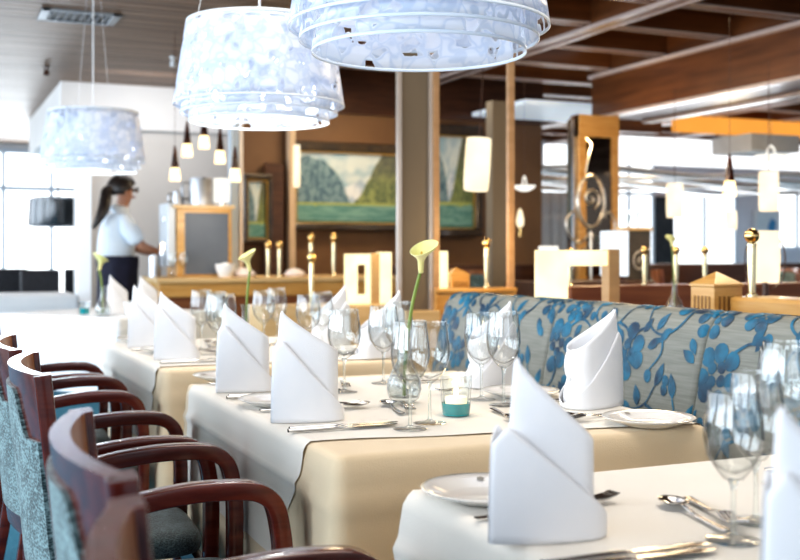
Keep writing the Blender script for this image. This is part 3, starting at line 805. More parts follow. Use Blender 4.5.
def calla(label, loc, top, bend=(.01, .0), face=0., k=1.0):
    t = thing('calla_lily', label, 'flower', loc)
    hx, hy = bend
    P = spline([(0, 0, .015), (hx*.1, hy*.1, top*.3), (hx*.45, hy*.45, top*.6), (hx, hy, top-.055*k)], 8)
    MB().tube(P, [.0042*k]*len(P), 8).build('stem', STEMG, t)
    b = MB()
    def sp(u, v):
        a = 2*PI*u-PI; z = v
        fl = smooth01((z-.38)/.62)
        r = (.0055+.004*z+.0205*fl**1.3)*k
        h = (.066*z + .008*fl*math.cos(a) - .006*max(0, z-.85)/.15*(1-math.cos(a))*.5)*k
        return (r*math.cos(a)*(1+.15*max(0, math.cos(a))*fl)+.005*k*fl, r*math.sin(a)*1.12, h)
    b.grid(sp, 28, 14)
    o = b.build('spathe', LILY, t, loc=(hx, hy, top-.062*k), rotz=face, solid=.0009, sharp=80); o.rotation_euler = (math.radians(26), 0, face)
    MB().tube([(0, 0, .012*k), (.001, 0, .03*k), (.002, 0, .052*k)], [.0035*k, .0035*k, .002*k], 8).build('spadix', SPADX, o)
    return t
calla('cream calla lily rising above the glasses behind the candle', (.99, 2.205, Z), .352, (.036, -.012), -.45, .98)
calla('cream calla lily on the third table, left of the box lanterns', (1.0, 3.53, Z), .336, (.016, .0), -.9, 1.0)
calla('pale green lily stem in the vase on the far cornerwise table', (.88, 5.83, .752), .32, (-.02, 0), 2.5, 1.3)
calla('yellowish lily beyond the banquette near the fluted post', (3.15, 4.0, .80), .36, (-.015, 0), 2.5, .75)
# small things on the far table
for (x, y, lab) in ((.80, 5.93, 'small clear tumbler on the far cornerwise table, left of the vase'), (1.02, 5.84, 'white creamer cup on the far cornerwise table below the waitress')):
    tt = thing('tumbler' if 'tumbler' in lab else 'creamer', lab, 'cup', (x, y, .752))
    MB().lathe([(0, .003), (.026, .003), (.03, .055), (.034, .075), (.032, .075), (.028, .055), (.024, .008), (0, .008)], 20).build('cup_body', GL if 'tumbler' in lab else PORC, tt, sharp=60)
    if 'creamer' in lab: MB().tube(spline([(.03, 0, .06), (.05, 0, .055), (.05, 0, .03), (.027, 0, .02)], 5), .004, 8).build('handle', PORC, tt)
    else: MB().lathe([(0, .009), (.0245, .009), (.027, .04), (0, .04)], 20).build('water', TURQ, tt)

# ------------------------------------------------------------------ floral banquette
PROF = [(1.735, .47), (1.745, .55), (1.762, .65), (1.782, .75), (1.803, .84), (1.822, .895), (1.845, .925), (1.875, .938), (1.91, .935), (1.94, .915), (1.955, .87), (1.96, .75), (1.96, .30)]
PF = spline([(x, 0, z) for x, z in PROF], 6)
cum = [0]
for a, b_ in zip(PF, PF[1:]): cum.append(cum[-1]+(b_-a).length)
def prof_at(v):
    v = max(0, min(cum[-1]-1e-6, v))
    for i in range(len(cum)-1):
        if cum[i+1] >= v:
            t = (v-cum[i])/(cum[i+1]-cum[i]); p = PF[i].lerp(PF[i+1], t); d = (PF[i+1]-PF[i]).normalized()
            return p, V((-d.z, 0, d.x))
    return PF[-1], V((1, 0, 0))
for i in range(1): pass
def bench_pt(u, v, s0, s1, r0, r1, off=0):
    p, n = prof_at(v)
    d0, d1 = u-s0, s1-u; ins = 0
    if d0 < r0: ins = r0-math.sqrt(max(0, r0*r0-(r0-max(0, d0))**2))
    if d1 < r1: ins = max(ins, r1-math.sqrt(max(0, r1*r1-(r1-max(0, d1))**2)))
    q = p+n*(off-ins)
    if ins > 0 and q.x > 1.9: q.x = min(q.x, 1.96)
    return V((q.x, u, q.z))
rng = random.Random(3)
shapes = []   # list of (polygon points (u,v))
def ell(cu, cv, a, b_, rot, pw=1.0, n=12):
    out = []
    for k in range(n):
        t = 2*PI*k/n; x = a*math.cos(t); y = b_*math.sin(t)*(1-.35*pw*math.cos(t))
        out.append((cu+x*math.cos(rot)-y*math.sin(rot), cv+x*math.sin(rot)+y*math.cos(rot)))
    shapes.append(out)
def leaf(cu, cv, L, W, rot):
    out = []
    for k in range(7): t = k/6; out.append((L*t, W*math.sin(PI*t**.8)))
    for k in range(5, 0, -1): t = k/6; out.append((L*t, -W*.8*math.sin(PI*t**.9)))
    shapes.append([(cu+x*math.cos(rot)-y*math.sin(rot), cv+x*math.sin(rot)+y*math.cos(rot)) for x, y in out])
strips = []
def stemc(pts, w=.0045):
    P = spline([(a, b_, 0) for a, b_ in pts], 6); strips.append(([(p.x, p.y) for p in P], w))
def peony(u, v, s=1.0, rot=0):
    for k in range(7):
        a = rot+2*PI*k/7+rng.uniform(-.12, .12); r = .044*s*rng.uniform(.92, 1.15)
        ell(u+r*math.cos(a), v+r*math.sin(a), .021*s, .0195*s, a+rng.uniform(-.3, .3), -.5)
    for k in range(4):
        a = rot+.6+2*PI*k/4; r = .019*s
        ell(u+r*math.cos(a), v+r*math.sin(a), .0125*s, .0125*s, a, .4, 10)
def motif(u, v, m):
    f = lambda du, dv: (u+m*du, v+dv)
    g = lambda a: a if m > 0 else PI-a
    peony(*f(0, 0), 1.28, rng.random()*3); peony(*f(.115, -.085), .95, rng.random()*3)
    stemc([f(.02, -.06), f(.0, -.12), f(-.06, -.15), f(-.12, -.13), f(-.15, -.08)])
    stemc([f(-.06, -.15), f(-.05, -.2), f(-.09, -.25)]); stemc([f(.05, .06), f(.1, .085), f(.15, .07), f(.175, .03)])
    stemc([f(-.12, -.13), f(-.17, -.15), f(-.2, -.2)])
    for (du, dv, L, W, a) in ((-.15, -.08, .07, .017, 1.9), (-.09, -.14, .062, .016, 1.2), (-.03, -.13, .06, .015, -2.3), (.175, .03, .06, .016, -1.2), (.10, .085, .055, .015, 1.0),
                              (-.09, .02, .06, .016, 2.6), (-.2, -.2, .055, .016, -2.0), (-.06, .06, .05, .014, 2.0), (.06, -.15, .05, .015, -1.0)):
        leaf(*f(du, dv), L, W, g(a))
    ell(*f(-.09, -.265), .019, .015, g(-1.2), .3); ell(*f(.15, .1), .016, .013, 1, .3); ell(*f(-.19, -.06), .016, .013, 1, .3)
uu = -.75; k = 0
while uu < 4.0:
    for j in range(3): motif(uu+(.19 if j % 2 else 0)+rng.uniform(-.02, .02), .10+j*.235+rng.uniform(-.015, .015), 1 if (k+j) % 2 else -1)
    uu += .38; k += 1
bq = thing('banquette', 'long banquette in silver grey satin with blue flowers', 'banquette', (0, 0, 0))
SEC = [(-.62, .08, .014, .014), (.08, .78, .014, .014), (.78, 1.48, .014, .014), (1.48, 2.18, .014, .014), (2.18, 2.90, .014, .014), (2.90, 3.72, .014, .07)]
Vmax = cum[-1]
for (s0, s1, r0, r1) in SEC:
    b = MB()
    def us(i, n=26):
        # denser toward ends
        return s0+(s1-s0)*(.5-.5*math.cos(PI*i))
    b.grid(lambda u, v: bench_pt(us(u), v*Vmax, s0, s1, r0, r1), 40, 60, 0)
    def inside(c): return s0+.004 < c[0] < s1-.004
    for poly in shapes:
        c = (sum(p[0] for p in poly)/len(poly), sum(p[1] for p in poly)/len(poly))
        if not inside(c) or c[1] < 0 or c[1] > .66: continue
        n = len(poly); vs = [bench_pt(c[0], c[1], s0, s1, r0, r1, .0022)]
        for kk in (.5, 1.0):
            for p in poly:
                pu = min(max(lerp(c[0], p[0], kk), s0+.003), s1-.003)
                vs.append(bench_pt(pu, lerp(c[1], p[1], kk), s0, s1, r0, r1, .0022 if kk < 1 else .0014))
        fs = []
        for i in range(n):
            j = (i+1) % n; fs.append((0, 1+i, 1+j)); fs.append((1+i, 1+n+i, 1+n+j, 1+j))
        b.add(vs, fs, 1)
    for path, w in strips:
        vs = []; fs = []
        ok = all(inside(p) for p in path)
        if not any(inside(p) for p in path): continue
        row = 0
        for i, p in enumerate(path):
            if not inside(p) or p[1] < 0 or p[1] > .68: row = 0; continue
            a = path[max(0, i-1)]; c = path[min(len(path)-1, i+1)]
            d = V((c[0]-a[0], c[1]-a[1])).normalized(); nn = V((-d.y, d.x)); ww = w*(1-.5*i/len(path))
            for sg in (-1, 1): vs.append(bench_pt(min(max(p[0]+nn.x*ww*sg, s0+.002), s1-.002), p[1]+nn.y*ww*sg, s0, s1, r0, r1, .0018))
            if row: q = len(vs); fs.append((q-4, q-3, q-1, q-2))
            row = 1
        if fs: b.add(vs, fs, 1)
    b.build('back_cushion', [BENCHG, BENCHB], bq, sharp=70)
    def sc_(u, v, s0=s0, s1=s1):
        a = 2*PI*u; ph = lerp(-PI/2, PI/2, v); e = lambda c, p: math.copysign(abs(c)**p, c)
        return (1.625+.145*e(math.cos(a), .25)*e(math.cos(ph), .3), (s0+s1)/2+((s1-s0)/2-.004)*e(math.sin(a), .18)*e(math.cos(ph), .3), .40+.07*e(math.sin(ph), .5))
    MB().grid(sc_, 48, 12, cu=True).build('seat_cushion', BENCHG, bq, sharp=80)
MB().box(1.50, 1.95, -.6, 3.70, .04, .34).build('plinth', OAK, bq, smooth=False, bevel=.006)

# ------------------------------------------------------------------ things on the divider behind the banquette
t = thing('fluted_post', 'square oak post with pyramid cap and fluted sides behind banquette', 'post', (2.255, 2.66, 0))
b = MB(); b.box(-.055, .055, -.055, .055, .0, .985)
b.build('post_shaft', OAK, t, smooth=False, bevel=.003)
b = MB()
for k in range(5):
    o = -.034+.017*k
    b.box(o-.004, o+.004, -.0565, -.054, .84, .955); b.box(-.0565, -.054, o-.004, o+.004, .84, .955)
b.build('fluting', mat('flute_shadow', (.22, .11, .03), (.27, .14, .04), rough=.6), t, smooth=False)
b = MB(); b.add([(-.058, -.058, .985), (.058, -.058, .985), (.058, .058, .985), (-.058, .058, .985), (-.058, -.058, .992), (.058, -.058, .992), (.058, .058, .992), (-.058, .058, .992), (0, 0, 1.03)],
                [(3, 2, 1, 0), (0, 1, 5, 4), (1, 2, 6, 5), (2, 3, 7, 6), (3, 0, 4, 7), (4, 5, 8), (5, 6, 8), (6, 7, 8), (7, 4, 8)])
b.build('pyramid_cap', OAK, t, smooth=False)
t2 = dup(t, (2.60, 5.12, -.02), 0, 'oak post with pyramid cap seen through the oak framed opening')
bp0 = None
def brass_post(loc, h, label, k=1.0):
    global bp0
    if bp0 is None:
        bp0 = thing('brass_post', label, 'post', loc, 0, 'brass posts with ball finials')
        MB().lathe([(0, 0), (.017, 0), (.017, .008), (.011, .012), (.0115, .03), (.0125, .06), (.0135, .15), (.0115, h-.055), (.0145, h-.052), (.0145, h-.046), (.0095, h-.042), (.0085, h-.036), (0, h-.035)], 20).build('shaft', mat('satin_brass', (.85, .75, .5), (.8, .68, .42), rough=.22, metal=1, scale=20), bp0, sharp=40)
        MB().ball((0, 0, h-.021), .0225, 20).build('ball', BRASS, bp0)
        return bp0
    o = dup(bp0, loc, 0, label); o.scale = (k, k, k*h/.205); return o
brass_post((2.292, 2.545, .955), .205, 'brass post with ball finial beside the fluted oak post')
for (x, y, z, h, lab) in ((1.925, 5.50, .805, .285, 'slim brass post left of the box lantern by the painting'),
                          (3.44, 4.61, .92, .20, 'small brass post beyond the banquette, by the scroll panel'),
                          (3.64, 4.61, .92, .20, 'small brass post beyond the banquette, second from the scroll panel'),
                          (3.83, 4.61, .92, .20, 'small brass post beyond the banquette, third from the scroll panel'),
                          (2.98, 4.61, .92, .19, 'small brass post close to the long box lantern'),
                          (2.72, 5.0, .905, .26, 'brass post standing in the oak framed opening')):
    brass_post((x, y, z), h, lab)
for (x, lab) in ((2.44, 'brass post at the counter end, left of a pair under the small painting'), (2.53, 'brass post at the counter end, right of a pair under the small painting'), (2.83, 'brass post under the large painting, left of two'), (3.02, 'brass post under the large painting, right of two')):
    brass_post((x, 7.98 if x < 2.6 else 8.1, .90), .22 if x < 2.6 else .27, lab, 1.25)

def lantern(label, loc, w, h, rz=0, leg=.07, top=.06, d=.05):
    t = thing('box_lantern', label, 'lamp', loc, rz, 'glowing box lanterns')
    MB().box(-w/2, -w/2+leg, -d/2, d/2, 0, h).build('left_panel', BOXL, t, smooth=False, bevel=.003)
    MB().box(-w/2+leg, w/2-.05, -d/2, d/2, h-top, h).build('top_panel', BOXL, t, smooth=False, bevel=.003)
    MB().box(w/2-.05, w/2, -d/2-.006, d/2, 0, h+.004).build('wooden_post', TANW, t, smooth=False, bevel=.003)
    return t
lantern('long glowing box lantern with wooden post on the banquette divider', (2.31, 3.52, .862), .345, .235, -.05, .12, .06)
t = lantern('glowing box lantern with square opening below the large painting', (2.235, 5.55, .805), .19, .275, -.1, .065, .06)
MB().box(.095-.05-.02, .095-.05, -.025, .025, 0, .215).build('inner_panel', BOXL, t, smooth=False, bevel=.002)
MB().box(-.03, .045-.02, -.025, .025, 0, .05).build('bottom_panel', BOXL, t, smooth=False, bevel=.002)
MB().box(.095, .165, -.03, .045, 0, .285).build('right_panel', BOXL, t, smooth=False, bevel=.003)
o = MB().box(-.04, .04, -.03, .03, 0, .19).build('box_lantern', BOXL, loc=(2.44, 5.0, .905), smooth=False, bevel=.004)
tag(o, 'amber box lantern at the left side of the oak framed opening', 'lamp', 'glowing box lanterns')
# cream cylinder table lamp by the right edge
t = thing('table_lamp', 'cream cylinder table lamp behind the brass post at right', 'lamp', (3.215, 3.49, 0))
struct(MB().box(3.0, 3.9, 3.3, 4.15, .02, .80).build('wall_lamp_shelf', DKW, smooth=False, bevel=.006))
MB().lathe([(0, .80), (.05, .80), (.05, .815), (.015, .825), (.012, .965), (0, .97)], 20).build('lamp_base', DKW, t, sharp=40)
MB().lathe([(.045, .965), (.056, .968), (.060, 1.07), (.056, 1.175), (.045, 1.178)], 28).build('lamp_shade', LAMPC, t, sharp=40)
b = MB()
for sx in (-1, 1): b.tube(spline([(sx*.03, 0, .93), (sx*.095, 0, .98), (sx*.105, 0, 1.09), (sx*.06, 0, 1.165)], 6), .003, 6)
b.build('wire_hoops', DKW, t)

# ------------------------------------------------------------------ big pendant lamps over the tables
SH = [lace('lace_outer', (.72, .79, .90), .46, .42, .05, 24, 0), lace('lace_middle', (.72, .81, .93), .46, .45, .06, 22, 3.3), lace('lace_inner', (.74, .83, .95), .40, .5, .08, 20, 7.1)]
BAND = mat('lamp_rim_band', (.70, .78, .88), (.74, .81, .9), rough=.3, scale=8)
def pendant(label, loc, rz, blb):
    t = thing('pendant_lamp', label, 'pendant lamp', loc, rz, 'large lace drum pendants')
    H = 1.50
    def shell(name, rb, rt, zb, zt, m):
        mb = MB(); band = .007
        def rad(z): return lerp(rb, rt, (z-zb)/(zt-zb))
        mb.grid(lambda u, v: (rad(lerp(zb+band, zt-.012, v))*math.cos(2*PI*u), rad(lerp(zb+band, zt-.012, v))*math.sin(2*PI*u), lerp(zb+band, zt-.012, v)), 64, 10, 0, cu=True)
        for a_, b_ in ((zb, zb+band), (zt-.012, zt)):
            mb.grid(lambda u, v: (rad(lerp(a_, b_, v))*math.cos(2*PI*u), rad(lerp(a_, b_, v))*math.sin(2*PI*u), lerp(a_, b_, v)), 64, 1, 1, cu=True)
        # vertical seam strip
        mb.grid(lambda u, v: ((rad(lerp(zb, zt, v))+.0012)*math.cos(.03*(u-.5)), (rad(lerp(zb, zt, v))+.0012)*math.sin(.03*(u-.5)), lerp(zb, zt, v)), 1, 8, 1)
        mb.build(name, [m, BAND], t, solid=.0015)
    shell('outer_shade', .270, .229, .052, .317, SH[0])
    shell('middle_shade', .248, .210, .026, .309, SH[1])
    shell('inner_shade', .222, .191, 0, .300, SH[2])
    b = MB()
    for a in (.3, .3+2*PI/3, .3+4*PI/3): b.tube([(.012*math.cos(a), .012*math.sin(a), .325), (.222*math.cos(a), .222*math.sin(a), .30)], .002, 6)
    b.lathe([(.188, .298), (.192, .298), (.192, .302), (.188, .302), (.188, .298)], 48)
    b.build('spider_frame', CORD, t)
    lh = MB().lathe([(0, .21), (.016, .215), (.017, .27), (.02, .325), (.008, .345), (0, .345)], 16).build('lamp_holder', CORD, t, sharp=40)
    MB().ball((0, 0, .165), .048, 20).build('bulb', blb, lh)
    MB().tube([(0, 0, .34), (0, 0, 1.09)], .0038, 8).build('cord', CORD, t)
    b = MB()
    for a in (1.0, 1.0+PI): b.tube([(.2*math.cos(a), .2*math.sin(a), .305), (.05*math.cos(a), .05*math.sin(a), 1.09)], .0009, 5)
    b.build('suspension_wire', CORD, t)
    MB().lathe([(0, 1.075), (.05, 1.075), (.05, 1.1), (0, 1.1)], 24).build('ceiling_rose', CORD, t, sharp=40)
    return t
p0 = pendant('large white lace drum pendant cut off by the top picture edge', (.945, 2.03, 1.50), .4, BULBD)
p1 = pendant('glowing white lace drum pendant in the middle of the three', (.985, 3.315, 1.50), 2.1, BULB)
dup(p1, (.83, 5.83, 1.51), 4.0, 'smallest looking white lace drum pendant hanging left of the waitress')
for (x, y, z, e) in ((.945, 2.03, 1.70, .5), (.985, 3.315, 1.70, 9), (.83, 5.83, 1.71, 10)):
    ld = bpy.data.lights.new('pendant_light', 'POINT'); ld.energy = e; ld.color = (1, .95, .88); ld.shadow_soft_size = .05
    lo = bpy.data.objects.new('pendant_light', ld); COL.objects.link(lo); lo.location = (x, y, z-.08)

# ------------------------------------------------------------------ small amber cone pendants above the counter
ap = None
for (x, y, z, lab) in ((1.627, 7.156, 1.725, 'amber cone pendant, second from the left of the counter cluster'), (1.73, 7.11, 1.78, 'amber cone pendant, middle one highest in the counter cluster'),
                       (1.828, 7.067, 1.68, 'amber cone pendant, second from the right of the counter cluster'), (1.553, 7.189, 1.565, 'amber cone pendant, lowest at the left of the counter cluster'),
                       (1.919, 7.026, 1.56, 'amber cone pendant, rightmost of the counter cluster before the grey post'), (4.12, 4.75, 1.40, 'amber cone pendant far right of the fluted post, before the bright windows'),
                       (4.60, 4.62, 1.40, 'amber cone pendant at the right picture edge')):
    if ap is None:
        ap = thing('amber_pendant', lab, 'pendant lamp', (x, y, z), 0, 'small amber cone pendants')
        MB().lathe([(0, .235), (.006, .234), (.012, .2), (.02, .14), (.028, .085)], 20).build('dark_cone', AMBER_D, ap)
        MB().lathe([(.028, .085), (.033, .05), (.036, .02), (.036, .0), (.033, .0), (.03, .05), (.0, .08)], 20).build('glowing_tip', AMBER_L, ap, sharp=50)
        MB().tube([(0, 0, .23), (0, 0, 1.0)], .0015, 6).build('cord', DKW, ap)
    else: dup(ap, (x, y, z), 0, lab)
# cream cylinder pendants
cp = None
for (x, y, z, k, lab) in ((2.905, 5.47, 1.44, 1.0, 'tilted cream cylinder pendant inside the oak framed opening'), (5.03, 5.43, 1.355, .85, 'cream cylinder pendant upper right, left of the right picture edge'),
                       (5.20, 6.6, 1.35, .85, 'cream cylinder pendant before the tall bright window'), (4.80, 5.52, 1.235, .42, 'little cream cylinder pendant above the brass ball'),
                       (2.71, 8.1, 1.60, .95, 'cream pendant edge on beside the large painting')):
    if cp is None:
        cp = thing('cylinder_pendant', lab, 'pendant lamp', (x, y, z), 0, 'cream cylinder pendants')
        MB().lathe([(.062, 0), (.069, .002), (.073, .05), (.074, .16), (.071, .3), (.065, .302), (.0, .303)], 28).build('lamp_shade', LAMPC, cp, sharp=50)
        MB().tube([(0, 0, .3), (0, 0, 1.15)], .003, 6).build('cord', DKW, cp)
        cp.rotation_euler = (0, math.radians(4), 0)
    else:
        o = dup(cp, (x, y, z), 0, lab); o.rotation_euler = (0, 0, 0); o.scale = (k, k, k if k > .5 else .28)
        if k < .5: o.scale = (.5, .5, .4)
        if 'edge on' in lab: o.scale = (.38, .38, 1.1)
# saucer pendants
sp0 = None
for (x, y, z, lab) in ((6.12, 6.58, 1.80, 'white saucer pendant with loop handle, upper right'), (3.58, 6.07, 1.48, 'white saucer pendant beside the oak framed opening')):
    if sp0 is None:
        sp0 = thing('saucer_pendant', lab, 'pendant lamp', (x, y, z), 0, 'white saucer pendants')
        MB().lathe([(0, .0), (.05, .005), (.10, .025), (.128, .05), (.125, .052), (.09, .035), (0, .02)], 28).build('saucer', LAMPW, sp0, sharp=50)
        MB().tube(spline([(-.045, 0, .04), (-.03, 0, .10), (0, 0, .125), (.03, 0, .10), (.045, 0, .04)], 6), .008, 8).build('loop_handle', LAMPW, sp0)
        MB().tube([(0, 0, .12), (0, 0, 1.0)], .002, 6).build('cord', DKW, sp0)
    else: dup(sp0, (x, y, z), .5, lab).scale = (.6, .6, .8)

# ------------------------------------------------------------------ paintings
def painting(label, loc, w, h, rz=0, seed=1, fw=.06):
    t = thing('landscape_painting', label, 'painting', loc, rz)
    nx, nz = 90, 60
    def c(u, v):
        n = lambda a, b_, s: noise.noise(V((a*s*.6+seed*7, b_*s*.5, seed)))*.7+noise.noise(V((a*s*1.7+seed*3, b_*s*1.2, seed+5)))*.5+noise.noise(V((a*s*4+seed, b_*s*3, seed+9)))*.3
        ridge_l = .30+.62*max(0, 1-((u-.12)/.34)**2)**.7*(1 if u < .47 else 0) if u < .47 else 0
        ridge_l += n(u, 0, 9)*.05
        if u > .45: ridge_l = max(0, .34-(u-.45)*2)
        ridge_r = .26+.80*smooth01((u-.45)/.38)+n(u, 3, 10)*.05
        mid = .62-.9*abs(u-.55)+n(u, 5, 14)*.05
        sky = V((.30, .45, .55)).lerp(V((.62, .68, .68)), smooth01(.5+n(u, v, 4)*1.6)*(1-abs(v-.72)))
        col = sky
        if v < mid: col = V((.34, .44, .56)).lerp(V((.68, .72, .76)), smooth01(.5+n(u, v, 12)*1.3))
        if v < ridge_l: col = V((.05, .12, .18)).lerp(V((.20, .31, .36)), smooth01(.5+n(u*2, v, 20)*1.2))
        if u > .42 and v < ridge_r: col = V((.10, .14, .07)).lerp(V((.26, .31, .12)), smooth01(.5+n(u*2, v, 17)*1.4+(.6-u)*.8)).lerp(V((.10, .10, .10)), smooth01((v-.45)*2.2)*.7)
        if v < .30: col = V((.30, .36, .10)).lerp(V((.40, .44, .16)), .5+n(u, v, 18)*.8) if v > .255+n(u, 2, 8)*.02 else V((.07, .22, .21)).lerp(V((.19, .36, .33)), smooth01(.5+n(u*.5, v*5, 10)*1.2))
        if v < .05: col = V((.05, .14, .12))
        return col
    b = MB().grid(lambda u, v: (w*(u-.5), 0, h*(v-.5)), nx, nz)
    o = b.build('canvas', PAINTM, t, smooth=False)
    at = o.data.color_attributes.new('paint', 'FLOAT_COLOR', 'POINT')
    i = 0
    for a in range(nx+1):
        for d in range(nz+1):
            q = c(a/nx, d/nz); at.data[i].color = (q.x, q.y, q.z, 1); i += 1
    b = MB()
    W, Hh = w/2, h/2
    for (x0, x1, z0, z1) in ((-W-fw, W+fw, Hh, Hh+fw*1.4), (-W-fw, W+fw, -Hh-fw, -Hh), (-W-fw, -W, -Hh, Hh), (W, W+fw, -Hh, Hh)): b.box(x0, x1, -.05, .03, z0, z1, 0)
    b.build('picture_frame', FRAMEB, t, smooth=False, bevel=.012)
    g = MB()
    for (x0, x1, z0, z1) in ((-W, W, Hh-.012, Hh), (-W, W, -Hh, -Hh+.012), (-W, -W+.012, -Hh, Hh), (W-.012, W, -Hh, Hh)): g.box(x0, x1, -.03, .02, z0, z1)
    g.build('gilt_slip', mat('gilt', (.5, .34, .12), (.4, .26, .08), rough=.35, metal=.7), t, smooth=False)
    return t
painting('large framed fjord landscape with green water on the brown wall', (3.52, 8.93, 1.655), 1.1, .63, 0, 1)
painting('small dark framed landscape left of the large painting', (2.60, 8.85, 1.45), .20, .50, .2, 4, .035)
painting('framed mountain landscape seen in the oak framed opening', (4.46, 8.9, 1.73), .50, .86, .0, 6, .07)

# ------------------------------------------------------------------ serving counter, machine and jugs
t = thing('serving_counter', 'serving counter with honey oak band over a red brown front, behind the third table', 'counter', (2.3, 8.15, 0))
MB().box(-.70, 1.2, -.25, .40, .02, .755).build('counter_body', REDWOOD, t, smooth=False, bevel=.004)
MB().box(-.71, 1.21, -.26, .41, .757, .86).build('front_band', OAK, t, smooth=False, bevel=.004)
MB().box(-.73, 1.22, -.28, .42, .862, .90).build('counter_top', LOAK, t, smooth=False, bevel=.006)
t = thing('beverage_machine', 'drink machine in oak housing with grey side panel on the counter', 'machine', (1.93, 8.18, .90))
MB().box(-.17, .25, -.10, .26, 0, .52).build('housing', OAK, t, smooth=False, bevel=.006)
MB().box(-.11, .225, -.106, -.09, .02, .485).build('side_panel', DKGREY, t, smooth=False, bevel=.003)
MB().box(-.20, .27, -.12, .28, .52, .545).build('top_board', LOAK, t, smooth=False, bevel=.004)
b = MB(); b.box(-.235, -.175, -.08, .24, .08, .56);
b.build('dispenser_front', PLAST, t, smooth=False, bevel=.008)
b = MB(); b.box(-.275, -.235, -.02, .06, .20, .26); b.tube([(-.255, .02, .21), (-.255, .02, .16)], .01, 8); b.box(-.245, -.235, .0, .06, .42, .46)
b.build('nozzle', CHROME, t, smooth=False, bevel=.003)
def jug(label, loc, r, h, handle=True):
    t = thing('steel_jug', label, 'jug', loc)
    MB().lathe([(0, 0), (r, 0), (r, h*.9), (r*.97, h), (r*.9, h), (r*.93, h*.9), (r*.93, .01), (0, .01)], 28).build('jug_body', JUGM, t, sharp=50)
    MB().lathe([(0, h-.012), (r*.9, h-.012), (r*.9, h+.004), (r*.4, h+.012), (0, h+.016)], 28).build('lid', JUGM, t, sharp=50)
    if handle: MB().tube(spline([(-r*.95, 0, h*.85), (-r*1.5, 0, h*.8), (-r*1.5, 0, h*.3), (-r*.95, 0, h*.22)], 6), .009, 8).build('handle', JUGM, t)
    return t
jug('large brushed steel jug on top of the drink machine', (1.975, 8.2, 1.449), .095, .20)
jug('small steel jug on top of the drink machine, left of the large one', (1.805, 8.25, 1.449), .045, .10)
jug('steel pot under the dispenser beside the waitress', (1.62, 8.2, .90), .044, .16, False)
t = thing('table_lamp', 'small glowing white lamp on the drink machine', 'lamp', (2.14, 8.24, 1.445))
MB().lathe([(0, 0), (.05, 0), (.05, .012), (.012, .018), (.012, .035), (0, .035)], 16).build('lamp_base', CHROME, t, sharp=40)
MB().lathe([(.055, .03), (.062, .032), (.068, .14), (.06, .215), (.0, .222)], 24).build('lamp_shade', LAMPW, t, sharp=50)
t = thing('sugar_bowl', 'white bowl on the counter before the grey machine panel', 'bowl', (2.10, 7.96, .90))
MB().lathe([(0, .004), (.04, .004), (.045, 0), (.05, .006), (.075, .06), (.08, .10), (.075, .10), (.07, .06), (.045, .014), (0, .012)], 24).build('bowl_body', PORC, t, sharp=60)
MB().ball((0, 0, .085), .05, 16, sz=.5).build('sugar', NAPK, t)
for k, (x, y, s) in enumerate(((2.26, 8.02, .9), (2.66, 8.0, .8))):
    o = MB().lathe([(0, 0), (.09, .0), (.11, .02), (.09, .05), (.04, .075), (0, .08)], 16).build('bread_basket', mat('pale_linen', (.75, .7, .7), (.68, .62, .62), rough=.8), loc=(x, y, .90))
    o.scale = (s, s*.8, s)
    tag(o, ('linen covered bread basket on the counter, nearest the sugar bowl', 'linen covered bread basket on the counter, right of its twin')[k], 'basket')
for k, (x, y) in enumerate(((1.71, 8.0), (1.79, 7.985))):
    glass('small', (x, y, .90), ('stemmed glass on the counter close to the waitress', 'stemmed glass on the counter against the machine housing')[k])

# ------------------------------------------------------------------ waitress
def skin(name, chain, mats, parent, sub=2, root=0):
    """chain: {id: (pos, rx, ry)}, edges"""
    nodes, edges = chain
    keys = list(nodes); idx = {k: i for i, k in enumerate(keys)}
    me = bpy.data.meshes.new(name)
    me.from_pydata([nodes[k][0] for k in keys], [(idx[a], idx[b_]) for a, b_ in edges], [])
    me.materials.append(mats)
    o = bpy.data.objects.new(name, me); COL.objects.link(o); o.parent = parent
    md = o.modifiers.new('skin', 'SKIN'); md.use_smooth_shade = True; md.branch_smoothing = .3
    for i, k in enumerate(keys):
        d = me.skin_vertices[0].data[i]; d.radius = nodes[k][1:3] if len(nodes[k]) > 2 else (nodes[k][1],)*2
        d.use_root = (i == root)
    s = o.modifiers.new('sub', 'SUBSURF'); s.levels = sub; s.render_levels = sub
    return o
pw = thing('person', 'waitress with black ponytail, glasses, white shirt and navy skirt at the counter', 'person', (1.43, 8.72, 0), .0)
nd = {'pel': ((0, 0, .95), .10, .12), 'wai': ((.0, 0, 1.08), .09, .11), 'che': ((.015, 0, 1.26), .095, .13), 'nek': ((.02, 0, 1.40), .055, .06), 'nk2': ((.035, 0, 1.46), .047),
      'hd0': ((.055, 0, 1.515), .062, .06), 'hd1': ((.055, 0, 1.575), .086, .074), 'hd2': ((.045, 0, 1.635), .075, .068)}
ed = [('pel', 'wai'), ('wai', 'che'), ('che', 'nek'), ('nek', 'nk2'), ('nk2', 'hd0'), ('hd0', 'hd1'), ('hd1', 'hd2')]
